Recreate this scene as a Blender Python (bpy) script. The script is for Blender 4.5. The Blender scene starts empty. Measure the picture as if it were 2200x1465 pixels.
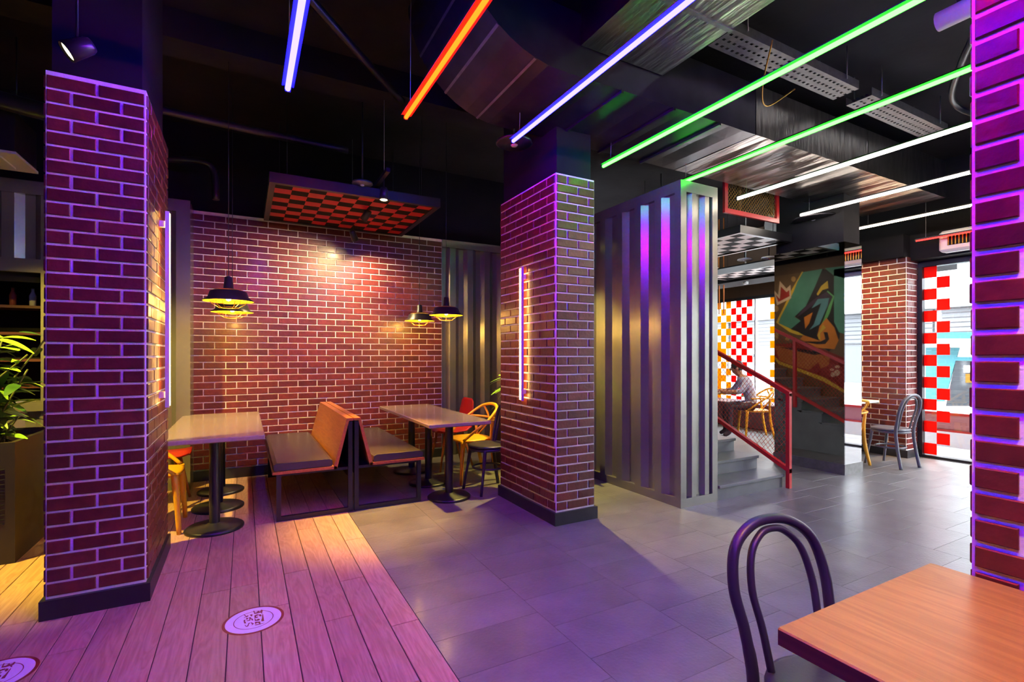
import bpy, bmesh, math, random
from mathutils import Vector, Matrix
random.seed(7)
sc = bpy.context.scene
C = sc.collection
PI = math.pi

# ------------------------------------------------------------------ camera
FPX, HOR, TH = 1060.0, 763.0, math.radians(28.48)   # focal length in px, horizon row, yaw
CH = 1.36                                           # camera height
SN, CS = math.sin(TH), math.cos(TH)
cam_d = bpy.data.cameras.new('camera')
cam_d.sensor_width = 36.0
cam_d.lens = FPX / 2200 * 36
cam_d.shift_y = (HOR - 732.5) / 2200
cam_d.clip_start = 0.05
cam = bpy.data.objects.new('camera', cam_d)
C.objects.link(cam)
cam.location = (0, 0, CH)
cam.rotation_euler = (PI / 2, 0, -TH)
sc.camera = cam

# ------------------------------------------------------------------ world, daylight, exposure
w = bpy.data.worlds.new('world')
sc.world = w
w.use_nodes = True
bg = w.node_tree.nodes['Background']
bg.inputs[0].default_value = (0.86, 0.93, 1.0, 1)
bg.inputs[1].default_value = 26.0
sc.view_settings.view_transform = 'Standard'
sc.view_settings.look = 'None'
sc.view_settings.gamma = 1.0
sc.view_settings.use_curve_mapping = False
sc.view_settings.exposure = 0.0
sc.cycles.use_denoising = True
sc.cycles.max_bounces = 6
sc.cycles.diffuse_bounces = 3
sc.cycles.transparent_max_bounces = 10
sc.cycles.sample_clamp_indirect = 6.0
sc.cycles.caustics_reflective = False
sc.cycles.caustics_refractive = False


def portal(loc, rot, sx, sy):
    l = bpy.data.lights.new('window_portal', 'AREA')
    l.shape = 'RECTANGLE'
    l.size, l.size_y = sx, sy
    l.cycles.is_portal = True
    o = bpy.data.objects.new('window_portal', l)
    C.objects.link(o)
    o.location = loc
    o.rotation_euler = rot


portal((9.12, 6.0, 1.45), (0, PI / 2, 0), 2.3, 4.4)
portal((8.12, 0.1, 1.3), (0, PI / 2, 0), 2.5, 6.2)
sun_l = bpy.data.lights.new('sun', 'SUN')
sun_l.energy = 5.0
sun_l.angle = math.radians(2)
sun_l.color = (1, 0.95, 0.88)
sun_o = bpy.data.objects.new('sun', sun_l)
C.objects.link(sun_o)
sun_o.rotation_euler = (math.radians(38), math.radians(-30), 0)

# ------------------------------------------------------------------ helpers


def at_z(u, v, z):
    """pixel -> point on the horizontal plane z"""
    d = FPX * (CH - z) / (v - HOR)
    x = (u - 1100) / FPX * d
    return Vector((d * SN + x * CS, d * CS - x * SN, z))


def at_X(u, v, X):
    t = (u - 1100) / FPX
    d = X / (SN + CS * t)
    return Vector((X, d * (CS - SN * t), CH + (HOR - v) * d / FPX))


def at_Y(u, v, Y):
    t = (u - 1100) / FPX
    d = Y / (CS - SN * t)
    return Vector((d * (SN + CS * t), Y, CH + (HOR - v) * d / FPX))


class MB:
    def __init__(s):
        s.v, s.f, s.sm = [], [], []

    def add(s, vs, fs, smooth=False):
        n = len(s.v)
        s.v += [tuple(p) for p in vs]
        s.f += [tuple(n + i for i in f) for f in fs]
        s.sm += [smooth] * len(fs)
        return s

    def box(s, a, b):
        (x0, y0, z0), (x1, y1, z1) = a, b
        vs = [(x, y, z) for z in (z0, z1) for y in (y0, y1) for x in (x0, x1)]
        return s.add(vs, [(0, 2, 3, 1), (4, 5, 7, 6), (0, 1, 5, 4), (2, 6, 7, 3), (0, 4, 6, 2), (1, 3, 7, 5)])

    def rbox(s, a, b, r=0.01, n=3):
        """box with rounded vertical corners and chamfered top and bottom"""
        (x0, y0, z0), (x1, y1, z1) = a, b
        rings = []
        for z, k in ((z0, r * .5), (z0 + r * .5, 0), (z1 - r * .5, 0), (z1, r * .5)):
            ring = []
            for cx, cy, a0 in ((x1 - r, y1 - r, 0), (x0 + r, y1 - r, 1), (x0 + r, y0 + r, 2), (x1 - r, y0 + r, 3)):
                for i in range(n + 1):
                    t = (a0 + i / n) * PI / 2
                    ring.append((cx + (r - k) * math.cos(t), cy + (r - k) * math.sin(t), z))
            rings.append(ring)
        return s.loft(rings, cap=True)

    def loft(s, rings, cap=False, closed=True, smooth=False):
        n = len(rings[0])
        vs = [p for r in rings for p in r]
        fs = []
        for i in range(len(rings) - 1):
            for j in range(n if closed else n - 1):
                k = (j + 1) % n
                fs.append((i * n + j, i * n + k, (i + 1) * n + k, (i + 1) * n + j))
        s.add(vs, fs, smooth)
        if cap:
            m = len(s.v) - len(vs)
            s.f.append(tuple(m + j for j in reversed(range(n)))); s.sm.append(False)
            q = m + (len(rings) - 1) * n
            s.f.append(tuple(q + j for j in range(n))); s.sm.append(False)
        return s

    def tube(s, pts, r, n=8, cap=True, closed=False, flat=1.0):
        pts = [Vector(p) for p in pts]
        m = len(pts)
        rr = r if isinstance(r, (list, tuple)) else [r] * m
        rings, up = [], None
        for i, p in enumerate(pts):
            if closed:
                d = (pts[(i + 1) % m] - pts[i - 1]).normalized()
            else:
                d = (pts[min(i + 1, m - 1)] - pts[max(i - 1, 0)]).normalized()
            if up is None:
                up = Vector((0, 0, 1)) if abs(d.z) < .9 else Vector((1, 0, 0))
            sd = d.cross(up)
            if sd.length < 1e-4:
                sd = d.cross(Vector((0, 1, 0)))
            sd.normalize()
            up = sd.cross(d).normalized()
            rings.append([p + (sd * math.cos(2 * PI * k / n) + up * math.sin(2 * PI * k / n) * flat) * rr[i] for k in range(n)])
        if closed:
            rings.append(rings[0])
        return s.loft(rings, cap=cap and not closed, smooth=True)

    def lathe(s, prof, c=(0, 0, 0), n=24, smooth=True):
        rings = [[(c[0] + r * math.cos(2 * PI * k / n), c[1] + r * math.sin(2 * PI * k / n), c[2] + z) for k in range(n)] for r, z in prof]
        return s.loft(rings, smooth=smooth)

    def ellipsoid(s, c, r, n=12, m=8):
        pr = [(max(1e-4, math.sin(PI * i / m)), -math.cos(PI * i / m)) for i in range(m + 1)]
        rings = [[(c[0] + a * r[0] * math.cos(2 * PI * k / n), c[1] + a * r[1] * math.sin(2 * PI * k / n), c[2] + b * r[2]) for k in range(n)] for a, b in pr]
        return s.loft(rings, smooth=True)

    def prism(s, poly, fn, t0, t1):
        """extrude polygon; fn(a, b, t) -> point"""
        n = len(poly)
        vs = [fn(a, b, t0) for a, b in poly] + [fn(a, b, t1) for a, b in poly]
        fs = [tuple(range(n)), tuple(reversed(range(n, 2 * n)))]
        fs += [(i, i + n, (i + 1) % n + n, (i + 1) % n) for i in range(n)]
        return s.add(vs, fs)

    def mesh(s, name, m=None, fix=True):
        me = bpy.data.meshes.new(name)
        me.from_pydata(s.v, [], s.f)
        if fix:
            b = bmesh.new(); b.from_mesh(me)
            bmesh.ops.recalc_face_normals(b, faces=b.faces)
            b.to_mesh(me); b.free()
        me.polygons.foreach_set('use_smooth', s.sm)
        if m is not None:
            me.materials.append(m)
        me.update()
        return me

    def build(s, name, m=None, parent=None, fix=True):
        return put(name, s.mesh(name, m, fix), parent)


def put(name, me, parent=None, mat=None):
    o = bpy.data.objects.new(name, me)
    C.objects.link(o)
    if parent is not None:
        o.parent = parent
    if mat is not None:
        o.matrix_local = mat
    return o


def tag(o, label=None, cat=None, group=None, kind=None):
    if label: o['label'] = label
    if cat: o['category'] = cat
    if group: o['group'] = group
    if kind: o['kind'] = kind
    return o


def thing(name, label, cat, loc=(0, 0, 0), rz=0, group=None):
    o = bpy.data.objects.new(name, None)
    C.objects.link(o)
    o.empty_display_size = .1
    o.location = loc
    o.rotation_euler = (0, 0, rz)
    return tag(o, label, cat, group)


def struct(o):
    o['kind'] = 'structure'
    return o


def copy_tree(o, parent=None):
    c = o.copy(); C.objects.link(c)
    if parent is not None:
        c.parent = parent
    for ch in list(o.children):
        copy_tree(ch, c)
    return c


def spline(ctrl, n=8, closed=False):
    """Catmull-Rom through control points"""
    P = [Vector(p) for p in ctrl]
    out = []
    m = len(P)
    for i in range(m if closed else m - 1):
        if closed:
            a, b, c, d = P[i - 1], P[i], P[(i + 1) % m], P[(i + 2) % m]
        else:
            b, c = P[i], P[i + 1]
            a = P[i - 1] if i else b * 2 - c
            d = P[i + 2] if i + 2 < m else c * 2 - b
        for k in range(n):
            t = k / n
            out.append(0.5 * ((2 * b) + (c - a) * t + (2 * a - 5 * b + 4 * c - d) * t * t + (3 * b - a - 3 * c + d) * t ** 3))
    if not closed:
        out.append(P[-1])
    return out


# ------------------------------------------------------------------ materials
def pm(name, col, rough=.5, metal=0.0, vary=0.0, scale=8.0, bump=0.0, bscale=40.0, coat=0.0, spec=.5, objrand=0.0, stretch=(1, 1, 1), col2=None):
    m = bpy.data.materials.new(name)
    m.use_nodes = True
    nt = m.node_tree
    b = nt.nodes['Principled BSDF']
    b.inputs['Roughness'].default_value = rough
    b.inputs['Metallic'].default_value = metal
    b.inputs['Specular IOR Level'].default_value = spec
    b.inputs['Coat Weight'].default_value = coat
    b.inputs['Coat Roughness'].default_value = .15
    b.inputs['Base Color'].default_value = (*col, 1)
    L = nt.links.new
    N = nt.nodes.new
    tc = N('ShaderNodeTexCoord')
    mp = N('ShaderNodeMapping')
    mp.inputs['Scale'].default_value = stretch
    L(tc.outputs['Object'], mp.inputs['Vector'])
    src = mp.outputs['Vector']
    if objrand:
        oi = N('ShaderNodeObjectInfo'); gi = N('ShaderNodeNewGeometry')
        ad = N('ShaderNodeMath'); ad.operation = 'ADD'
        L(oi.outputs['Random'], ad.inputs[0]); L(gi.outputs['Random Per Island'], ad.inputs[1])
        fr = N('ShaderNodeMath'); fr.operation = 'FRACT'; L(ad.outputs[0], fr.inputs[0])
        va = N('ShaderNodeVectorMath'); va.operation = 'ADD'
        sc_ = N('ShaderNodeMath'); sc_.operation = 'MULTIPLY'; sc_.inputs[1].default_value = 37.0
        L(fr.outputs[0], sc_.inputs[0])
        L(mp.outputs['Vector'], va.inputs[0]); L(sc_.outputs[0], va.inputs[1])
        src = va.outputs[0]
    if vary or objrand or col2:
        no = N('ShaderNodeTexNoise')
        no.inputs['Scale'].default_value = scale
        no.inputs['Detail'].default_value = 5
        L(src, no.inputs['Vector'])
        mr = N('ShaderNodeMapRange')
        mr.inputs['From Min'].default_value = .3; mr.inputs['From Max'].default_value = .7
        mr.inputs['To Min'].default_value = 1 - vary; mr.inputs['To Max'].default_value = 1 + vary
        L(no.outputs['Fac'], mr.inputs['Value'])
        val = mr.outputs[0]
        if objrand:
            m2 = N('ShaderNodeMapRange')
            m2.inputs['To Min'].default_value = 1 - objrand; m2.inputs['To Max'].default_value = 1 + objrand
            L(fr.outputs[0], m2.inputs['Value'])
            mu = N('ShaderNodeMath'); mu.operation = 'MULTIPLY'
            L(val, mu.inputs[0]); L(m2.outputs[0], mu.inputs[1]); val = mu.outputs[0]
        hv = N('ShaderNodeHueSaturation')
        hv.inputs['Color'].default_value = (*col, 1)
        if col2:
            mx = N('ShaderNodeMix'); mx.data_type = 'RGBA'
            mx.inputs[6].default_value = (*col, 1); mx.inputs[7].default_value = (*col2, 1)
            L(no.outputs['Fac'], mx.inputs[0]); L(mx.outputs[2], hv.inputs['Color'])
        L(val, hv.inputs['Value'])
        L(hv.outputs[0], b.inputs['Base Color'])
    if bump:
        nb = N('ShaderNodeTexNoise'); nb.inputs['Scale'].default_value = bscale; nb.inputs['Detail'].default_value = 4
        L(src, nb.inputs['Vector'])
        bp = N('ShaderNodeBump'); bp.inputs['Strength'].default_value = bump; bp.inputs['Distance'].default_value = .01
        L(nb.outputs['Fac'], bp.inputs['Height']); L(bp.outputs[0], b.inputs['Normal'])
    return m


def em(name, col, s=1.0):
    m = bpy.data.materials.new(name)
    m.use_nodes = True
    nt = m.node_tree
    nt.nodes.remove(nt.nodes['Principled BSDF'])
    e = nt.nodes.new('ShaderNodeEmission')
    e.inputs[0].default_value = (*col, 1)
    e.inputs[1].default_value = s
    nt.links.new(e.outputs[0], nt.nodes['Material Output'].inputs[0])
    return m


def glass_mat(name, tint=(1, 1, 1), refl=.07):
    m = bpy.data.materials.new(name)
    m.use_nodes = True
    nt = m.node_tree
    nt.nodes.remove(nt.nodes['Principled BSDF'])
    t = nt.nodes.new('ShaderNodeBsdfTransparent'); t.inputs[0].default_value = (*tint, 1)
    g = nt.nodes.new('ShaderNodeBsdfGlossy'); g.inputs['Roughness'].default_value = .01
    x = nt.nodes.new('ShaderNodeMixShader'); x.inputs[0].default_value = refl
    nt.links.new(t.outputs[0], x.inputs[1]); nt.links.new(g.outputs[0], x.inputs[2])
    nt.links.new(x.outputs[0], nt.nodes['Material Output'].inputs[0])
    return m


def film(name, col):
    m = bpy.data.materials.new(name)
    m.use_nodes = True
    nt = m.node_tree
    nt.nodes.remove(nt.nodes['Principled BSDF'])
    a = nt.nodes.new('ShaderNodeBsdfDiffuse'); a.inputs[0].default_value = (*col, 1)
    b = nt.nodes.new('ShaderNodeBsdfTranslucent'); b.inputs[0].default_value = (*col, 1)
    x = nt.nodes.new('ShaderNodeMixShader'); x.inputs[0].default_value = .45
    nt.links.new(a.outputs[0], x.inputs[1]); nt.links.new(b.outputs[0], x.inputs[2])
    nt.links.new(x.outputs[0], nt.nodes['Material Output'].inputs[0])
    return m


def wood_mat(name, a, b_, rough, scale=1.0, coat=0.0, rnd=.12, bump=.12, spec=.5):
    m = bpy.data.materials.new(name)
    m.use_nodes = True
    nt = m.node_tree
    bs = nt.nodes['Principled BSDF']
    bs.inputs['Roughness'].default_value = rough
    bs.inputs['Coat Weight'].default_value = coat
    bs.inputs['Coat Roughness'].default_value = .12
    L, N = nt.links.new, nt.nodes.new
    tc = N('ShaderNodeTexCoord'); oi = N('ShaderNodeObjectInfo')
    sh = N('ShaderNodeMath'); sh.operation = 'MULTIPLY'; sh.inputs[1].default_value = 53.0
    L(oi.outputs['Random'], sh.inputs[0])
    va = N('ShaderNodeVectorMath'); va.operation = 'ADD'
    L(tc.outputs['Object'], va.inputs[0]); L(sh.outputs[0], va.inputs[1])
    mp = N('ShaderNodeMapping'); mp.inputs['Scale'].default_value = (9 * scale, .9 * scale, 9 * scale)
    L(va.outputs[0], mp.inputs['Vector'])
    n1 = N('ShaderNodeTexNoise'); n1.inputs['Scale'].default_value = 1.6; n1.inputs['Detail'].default_value = 3; n1.inputs['Distortion'].default_value = .8
    L(mp.outputs[0], n1.inputs['Vector'])
    wv = N('ShaderNodeMath'); wv.operation = 'MULTIPLY'; wv.inputs[1].default_value = 14.0
    L(n1.outputs['Fac'], wv.inputs[0])
    fr = N('ShaderNodeMath'); fr.operation = 'PINGPONG'; fr.inputs[1].default_value = 1.0
    L(wv.outputs[0], fr.inputs[0])
    mp2 = N('ShaderNodeMapping'); mp2.inputs['Scale'].default_value = (90 * scale, 5 * scale, 90 * scale)
    L(va.outputs[0], mp2.inputs['Vector'])
    n2 = N('ShaderNodeTexNoise'); n2.inputs['Scale'].default_value = 1.0; n2.inputs['Detail'].default_value = 4
    L(mp2.outputs[0], n2.inputs['Vector'])
    ad = N('ShaderNodeMath'); ad.operation = 'MULTIPLY_ADD'; ad.inputs[1].default_value = .45
    L(fr.outputs[0], ad.inputs[0]); L(n2.outputs['Fac'], ad.inputs[2])
    mr = N('ShaderNodeMapRange'); mr.inputs['From Min'].default_value = .35; mr.inputs['From Max'].default_value = 1.05
    L(ad.outputs[0], mr.inputs['Value'])
    mx = N('ShaderNodeMix'); mx.data_type = 'RGBA'
    mx.inputs[6].default_value = (*a, 1); mx.inputs[7].default_value = (*b_, 1)
    L(mr.outputs[0], mx.inputs[0])
    hv = N('ShaderNodeHueSaturation'); L(mx.outputs[2], hv.inputs['Color'])
    m2 = N('ShaderNodeMapRange'); m2.inputs['To Min'].default_value = 1 - rnd; m2.inputs['To Max'].default_value = 1 + rnd
    L(oi.outputs['Random'], m2.inputs['Value']); L(m2.outputs[0], hv.inputs['Value'])
    L(hv.outputs[0], bs.inputs['Base Color'])
    bs.inputs['Specular IOR Level'].default_value = spec
    if bump:
        bp = N('ShaderNodeBump'); bp.inputs['Strength'].default_value = bump; bp.inputs['Distance'].default_value = .004
        L(n2.outputs['Fac'], bp.inputs['Height']); L(bp.outputs[0], bs.inputs['Normal'])
    return m


M = dict(
    brick=pm('glazed_brick', (.112, .018, .013), .36, vary=.25, scale=18, bump=.25, bscale=45, objrand=.28, coat=.15),
    mortar=pm('mortar', (.90, .86, .82), .9, vary=.10, scale=12, bump=.3, bscale=120),
    black=pm('black_paint', (.008, .0075, .009), .8, vary=.3, scale=3, spec=.2),
    ceil=pm('ceiling_paint', (.016, .014, .017), .8, vary=.5, scale=1.4, bump=.4, bscale=9, spec=.25),
    wallbrown=pm('brown_wall_paint', (.09, .048, .02), .6, vary=.15, scale=2),
    skirt=pm('skirting', (.014, .014, .017), .42, vary=.3, scale=8, bump=.1, bscale=60),
    blackmetal=pm('black_metal', (.012, .012, .014), .35, vary=.2, scale=10),
    steel=pm('steel_grey_paint', (.24, .23, .195), .27, metal=.6, vary=.12, scale=3, bump=.08, bscale=14),
    foil=pm('foil_duct', (.38, .36, .34), .28, metal=1.0, vary=.25, scale=3, bump=.9, bscale=3.2, stretch=(6, .8, 1)),
    ductdark=pm('dark_duct', (.045, .042, .05), .3, metal=.7, vary=.3, scale=4, bump=.35, bscale=3),
    galv=pm('galvanised', (.24, .235, .23), .42, metal=.8, vary=.15, scale=20),
    tile=pm('grey_floor_tile', (.15, .142, .142), .36, vary=.25, scale=3.5, bump=.22, bscale=60, objrand=.05, spec=.8, coat=.1),
    grout=pm('grout', (.12, .11, .11), .7),
    plank=wood_mat('pale_plank', (.58, .37, .235), (.42, .235, .135), .42, 1.0),
    subfloor=pm('plank_gap', (.05, .03, .02), .9),
    tabletop=wood_mat('pale_laminate', (.29, .22, .19), (.255, .19, .165), .2, .6, coat=.2, bump=0),
    orangewood=wood_mat('orange_wood', (.50, .17, .045), (.36, .10, .025), .3, 1.0, coat=.3),
    tablewood=wood_mat('table_wood', (.34, .21, .035), (.24, .135, .02), .32, .8, coat=.0, bump=0, spec=.25),
    redwood=wood_mat('dark_edge_wood', (.22, .05, .03), (.14, .03, .02), .35, .8),
    cushion=pm('dark_leatherette', (.06, .05, .04), .26, vary=.12, scale=6, bump=.12, bscale=90),
    yellow=pm('yellow_plastic', (.75, .36, .012), .35),
    redpl=pm('red_plastic', (.5, .02, .012), .4),
    redsteel=pm('red_steel', (.55, .015, .018), .35),
    navy=pm('dark_plastic', (.022, .018, .034), .40, bump=.04, bscale=120),
    darkchair=pm('dark_grey_plastic', (.11, .11, .13), .35),
    leaf=pm('leaf', (.17, .34, .03), .42, vary=.3, scale=6, objrand=.35),
    leaf2=pm('dark_leaf', (.035, .11, .02), .42, vary=.3, scale=6, objrand=.35),
    stem=pm('stem', (.07, .09, .02), .6),
    soil=pm('soil', (.04, .025, .015), .95, vary=.4, scale=30, bump=.6, bscale=40),
    planter=pm('planter_black', (.022, .016, .012), .5, vary=.3, scale=5),
    shade=pm('shade_black', (.016, .014, .018), .35),
    shadein=pm('shade_gold', (.95, .58, .03), .45),
    brass=pm('guard_brass', (.30, .17, .03), .35, metal=.9),
    panelred=pm('panel_red', (.72, .010, .007), .4, vary=.15, scale=9),
    panelblack=pm('panel_black', (.008, .007, .007), .75, spec=.15),
    panelwhite=pm('panel_white', (.78, .74, .70), .4),
    mirror=pm('dark_mirror', (.34, .33, .34), .03, metal=1.0),
    mirror2=pm('clear_mirror', (.82, .83, .84), .02, metal=1.0),
    white=pm('white_paint', (.80, .80, .78), .5),
    whiteplastic=pm('white_plastic', (.62, .58, .54), .4),
    step=pm('step_grey', (.15, .155, .155), .4, vary=.12, scale=6, bump=.1, bscale=60),
    stickred=film('red_film', (.85, .025, .015)),
    stickyel=film('yellow_film', (.92, .46, .01)),
    stickwht=pm('white_film', (.82, .80, .84), .4),
    stickmar=pm('dark_red_film', (.24, .008, .010), .4),
    maroon=pm('maroon_panel', (.07, .012, .014), .45),
    teal=pm('teal_paint', (.012, .105, .125), .5),
    shutter=pm('grey_shutter', (.075, .078, .085), .5, metal=.3),
    render=pm('white_render', (.40, .40, .40), .8, vary=.06, scale=3),
    asphalt=pm('pale_paving', (.40, .40, .40), .8, vary=.08, scale=4),
    glass=glass_mat('window_glass'),
    darkglass=pm('dark_glass', (.03, .035, .04), .06),
    halo_housing=pm('grey_halo_housing', (.05, .05, .055), .7),
    pink=pm('pink_panel', (.45, .18, .17), .3),
    skin=pm('skin', (.42, .20, .12), .55),
    hair=pm('dark_hair', (.012, .009, .008), .6, bump=.4, bscale=90),
    shirt=pm('patterned_shirt', (.80, .80, .88), .8, vary=.0, scale=34, col2=(.05, .05, .30)),
    trousers=pm('dark_trousers', (.05, .03, .05), .8),
    redshirt=pm('red_top', (.45, .03, .025), .8),
    cap=pm('grey_cap', (.34, .35, .38), .8),
    wire=pm('pale_wire', (.45, .43, .42), .5),
    rope=pm('orange_cord', (.75, .22, .03), .6),
)

# ================================================================== STRUCTURE
CEIL = 3.9
floor = struct(MB().box((-4.6, -4.1, -.12), (9.2, 8.1, -.006)).build('floor', M['grout']))
XB = .79                      # border between planks and tiles


def seen(p, pad=80):
    d = p[0] * SN + p[1] * CS
    if d < .3:
        return False
    u = 1100 + FPX * (p[0] * CS - p[1] * SN) / d
    v = HOR + FPX * (CH - p[2]) / d
    return -pad < u < 2200 + pad and -pad < v < 1465 + pad


def slab(lx, ly, t, c, m, name):
    """flat piece centred on the origin, chamfered top at z=0"""
    a, b = lx / 2, ly / 2
    vs = [(-a, -b, -t), (a, -b, -t), (a, b, -t), (-a, b, -t), (-a, -b, -c), (a, -b, -c), (a, b, -c), (-a, b, -c),
          (-a + c, -b + c, 0), (a - c, -b + c, 0), (a - c, b - c, 0), (-a + c, b - c, 0)]
    fs = [(i, (i + 1) % 4, (i + 1) % 4 + 4, i + 4) for i in range(4)] + [(i + 4, (i + 1) % 4 + 4, (i + 1) % 4 + 8, i + 8) for i in range(4)] + [(8, 9, 10, 11)]
    mb = MB(); mb.add(vs, fs)
    return mb.mesh(name, m, fix=False)


PW = .1435
MB().box((-4.5, -4.0, -.0058), (XB, 6.29, -.0052)).build('underlay', M['subfloor'], floor)
plank_mesh = {}
rp = random.Random(3)
row = 0
xr = XB
while xr > -3.2:
    y = .15 - rp.random() * 1.2
    while y < 6.28:
        L = rp.choice((1.1, 1.3, 1.5))
        y1 = min(y + L, 6.29)
        l = round(y1 - y, 3)
        if l > .08 and y1 > .2:
            if l not in plank_mesh:
                plank_mesh[l] = slab(PW - .004, l - .004, .006, .0018, M['plank'], 'plank')
            if seen((xr - PW / 2, y1, 0), 300) or seen((xr - PW / 2, (y + y1) / 2, 0), 300):
                put('plank', plank_mesh[l], floor, Matrix.Translation((xr - PW / 2, (y + y1) / 2, 0)))
        y = y1
    xr -= PW
TX, TY = .575, .30
tile_me = slab(TX - .0018, TY - .0018, .006, .0006, M['tile'], 'floor_tile')
tl = []
for i in range(15):
    for j in range(-14, 28):
        x = XB + TX * (i + .5)
        y = 3.13 + TY * (j + .5) + (.145 if i % 2 else 0)
        if x > 9 or y > 8:
            continue
        tl.append((Vector((x, y, 0)).length + (0 if seen((x, y, 0), 30) else 100), x, y))
tl.sort()
for d, x, y in tl[:300]:
    put('floor_tile', tile_me, floor, Matrix.Translation((x, y, 0)))
mb = MB()
for d, x, y in tl[300:]:
    a, b, c = TX / 2 - .0009, TY / 2 - .0009, .0006
    mb.add([(x - a, y - b, -.006), (x + a, y - b, -.006), (x + a, y + b, -.006), (x - a, y + b, -.006),
            (x - a, y - b, 0), (x + a, y - b, 0), (x + a, y + b, 0), (x - a, y + b, 0)],
           [(0, 1, 5, 4), (1, 2, 6, 5), (2, 3, 7, 6), (3, 0, 4, 7), (4, 5, 6, 7)])
tag(mb.build('distant_floor_tiles', M['tile'], floor, fix=False), kind='stuff')

ceiling = struct(MB().box((-4.6, -4.1, CEIL), (9.2, 8.1, CEIL + .15)).build('ceiling', M['ceil']))
for y0 in (-1.2, 4.35):
    MB().box((-4.5, y0, CEIL - .22), (9.0, y0 + .28, CEIL)).build('ceiling_beam', M['ceil'], ceiling)

# ---- bricks
BU, BH, JT, PROUD = .21, .073, .010, .009
brick_cache = {}


def brick_mesh(l):
    l = (round(l, 3), JT, PROUD)
    if l not in brick_cache:
        a, h, c, t = l[0] / 2 - JT / 2, BH / 2 - JT / 2, .003, PROUD
        vs = []
        for d, k in ((0, 0), (t - c, 0), (t, c)):
            vs += [(-a + k, -d, -h + k), (a - k, -d, -h + k), (a - k, -d, h - k), (-a + k, -d, h - k)]
        fs = [(4 * r + i, 4 * r + (i + 1) % 4, 4 * r + 4 + (i + 1) % 4, 4 * r + 4 + i) for r in (0, 1) for i in range(4)] + [(8, 9, 10, 11)]
        mb = MB(); mb.add(vs, fs)
        brick_cache[l] = mb.mesh('brick', M['brick'], fix=False)
    return brick_cache[l]


def brick_face(org, ud, wdt, z0, z1, start=0, shift=0.0):
    """bricks on a vertical face; the outward normal is ud rotated by -90 degrees; yields (matrix, length)"""
    org, ud = Vector(org), Vector(ud).normalized()
    nrm = Vector((ud.y, -ud.x, 0))
    out = []
    k = 0
    z = z0
    rr = random.Random(int(wdt * 1000) + start)
    while z + BH * .6 < z1:
        u = -(BU / 2 if (k + start) % 2 else 0) - shift
        while u < wdt - .02:
            a, b = max(u, 0), min(u + BU, wdt)
            if b - a > .028:
                p = org + ud * ((a + b) / 2) + Vector((0, 0, z + BH / 2))
                R = Matrix(((ud.x, -nrm.x, 0), (ud.y, -nrm.y, 0), (0, 0, 1))).to_4x4()
                j = Matrix.Rotation(rr.uniform(-.004, .004), 4, 'Y')
                out.append((Matrix.Translation(p + nrm * rr.uniform(-.0015, .0015)) @ R @ j, b - a))
            u += BU
        z += BH; k += 1
    return out


def lay_bricks(parent, lst, cap=300, rest_name='hidden_bricks'):
    inv = Matrix.Translation(-parent.location)
    lst = sorted(lst, key=lambda q: (q[0].translation - Vector((0, 0, CH))).length + (0 if seen(q[0].translation, 60) else 50))
    for mt, l in lst[:cap]:
        put('brick', brick_mesh(l), parent, inv @ mt)
    if len(lst) > cap:
        join_bricks(parent, lst[cap:], rest_name)


def join_bricks(parent, lst, name):
    inv = Matrix.Translation(-parent.location)
    mb = MB()
    for mt, l in lst:
        me = brick_mesh(l)
        m2 = inv @ mt
        mb.add([m2 @ v.co for v in me.vertices], [tuple(p.vertices) for p in me.polygons])
    tag(mb.build(name, M['brick'], parent, fix=False), kind='stuff')


WT = 2.92
wall_back = struct(MB().box((-.535, 6.30, 0), (2.34, 6.44, WT)).build('wall_back', M['mortar']))
lay_bricks(wall_back, brick_face((-.535, 6.30, 0), (1, 0, 0), 2.875, .115, WT + .01, 0, .17), 300, 'more_bricks')
struct(MB().box((-.535, 6.27, 0), (2.34, 6.30, .11)).build('baseboard_back', M['skirt']))
struct(MB().box((-4.6, 6.46, WT), (3.9, 6.6, CEIL)).build('wall_back_upper', M['black']))
struct(MB().box((-4.6, 6.6, -.1), (3.9, 6.7, CEIL)).build('wall_back_shell', M['black']))
struct(MB().box((3.9, 8.0, 0), (9.2, 8.12, CEIL)).build('wall_rear', M['wallbrown']))
struct(MB().box((-4.72, -4.1, 0), (-4.6, 6.7, CEIL)).build('wall_left', M['black']))
struct(MB().box((-4.7, -4.22, 0), (9.2, -4.1, CEIL)).build('wall_front', M['black']))


def corrugated(org, ud, wdt, z0, z1, per=.28, dep=.045, ph=0.0):
    """trapezoid ribbed sheet; depth grows along the outward normal"""
    org, ud = Vector(org), Vector(ud).normalized()
    n = Vector((ud.y, -ud.x, 0))
    us = [0.0]
    pts = [(0.0, 0.0)]
    u = -ph
    prof = []
    while u < wdt + per:
        prof += [(u + per * .03, 0), (u + per * .30, 0), (u + per * .48, dep), (u + per * .80, dep)]
        u += per

    def val(x):
        for (a, da), (b, db) in zip(prof, prof[1:]):
            if a <= x <= b:
                return da + (db - da) * (x - a) / (b - a)
        return 0
    xs = sorted({0.0, wdt} | {p[0] for p in prof if 0 < p[0] < wdt})
    mb = MB()
    vs = []
    for x in xs:
        q = org + ud * x + n * val(x)
        vs += [(q.x, q.y, z0), (q.x, q.y, z1)]
    mb.add(vs, [(2 * i, 2 * i + 2, 2 * i + 3, 2 * i + 1) for i in range(len(xs) - 1)])
    # back sheet gives it thickness
    a, b = org - n * .02, org + ud * wdt - n * .02
    mb.add([(a.x, a.y, z0), (b.x, b.y, z0), (b.x, b.y, z1), (a.x, a.y, z1)], [(3, 2, 1, 0)])
    return mb


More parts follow.
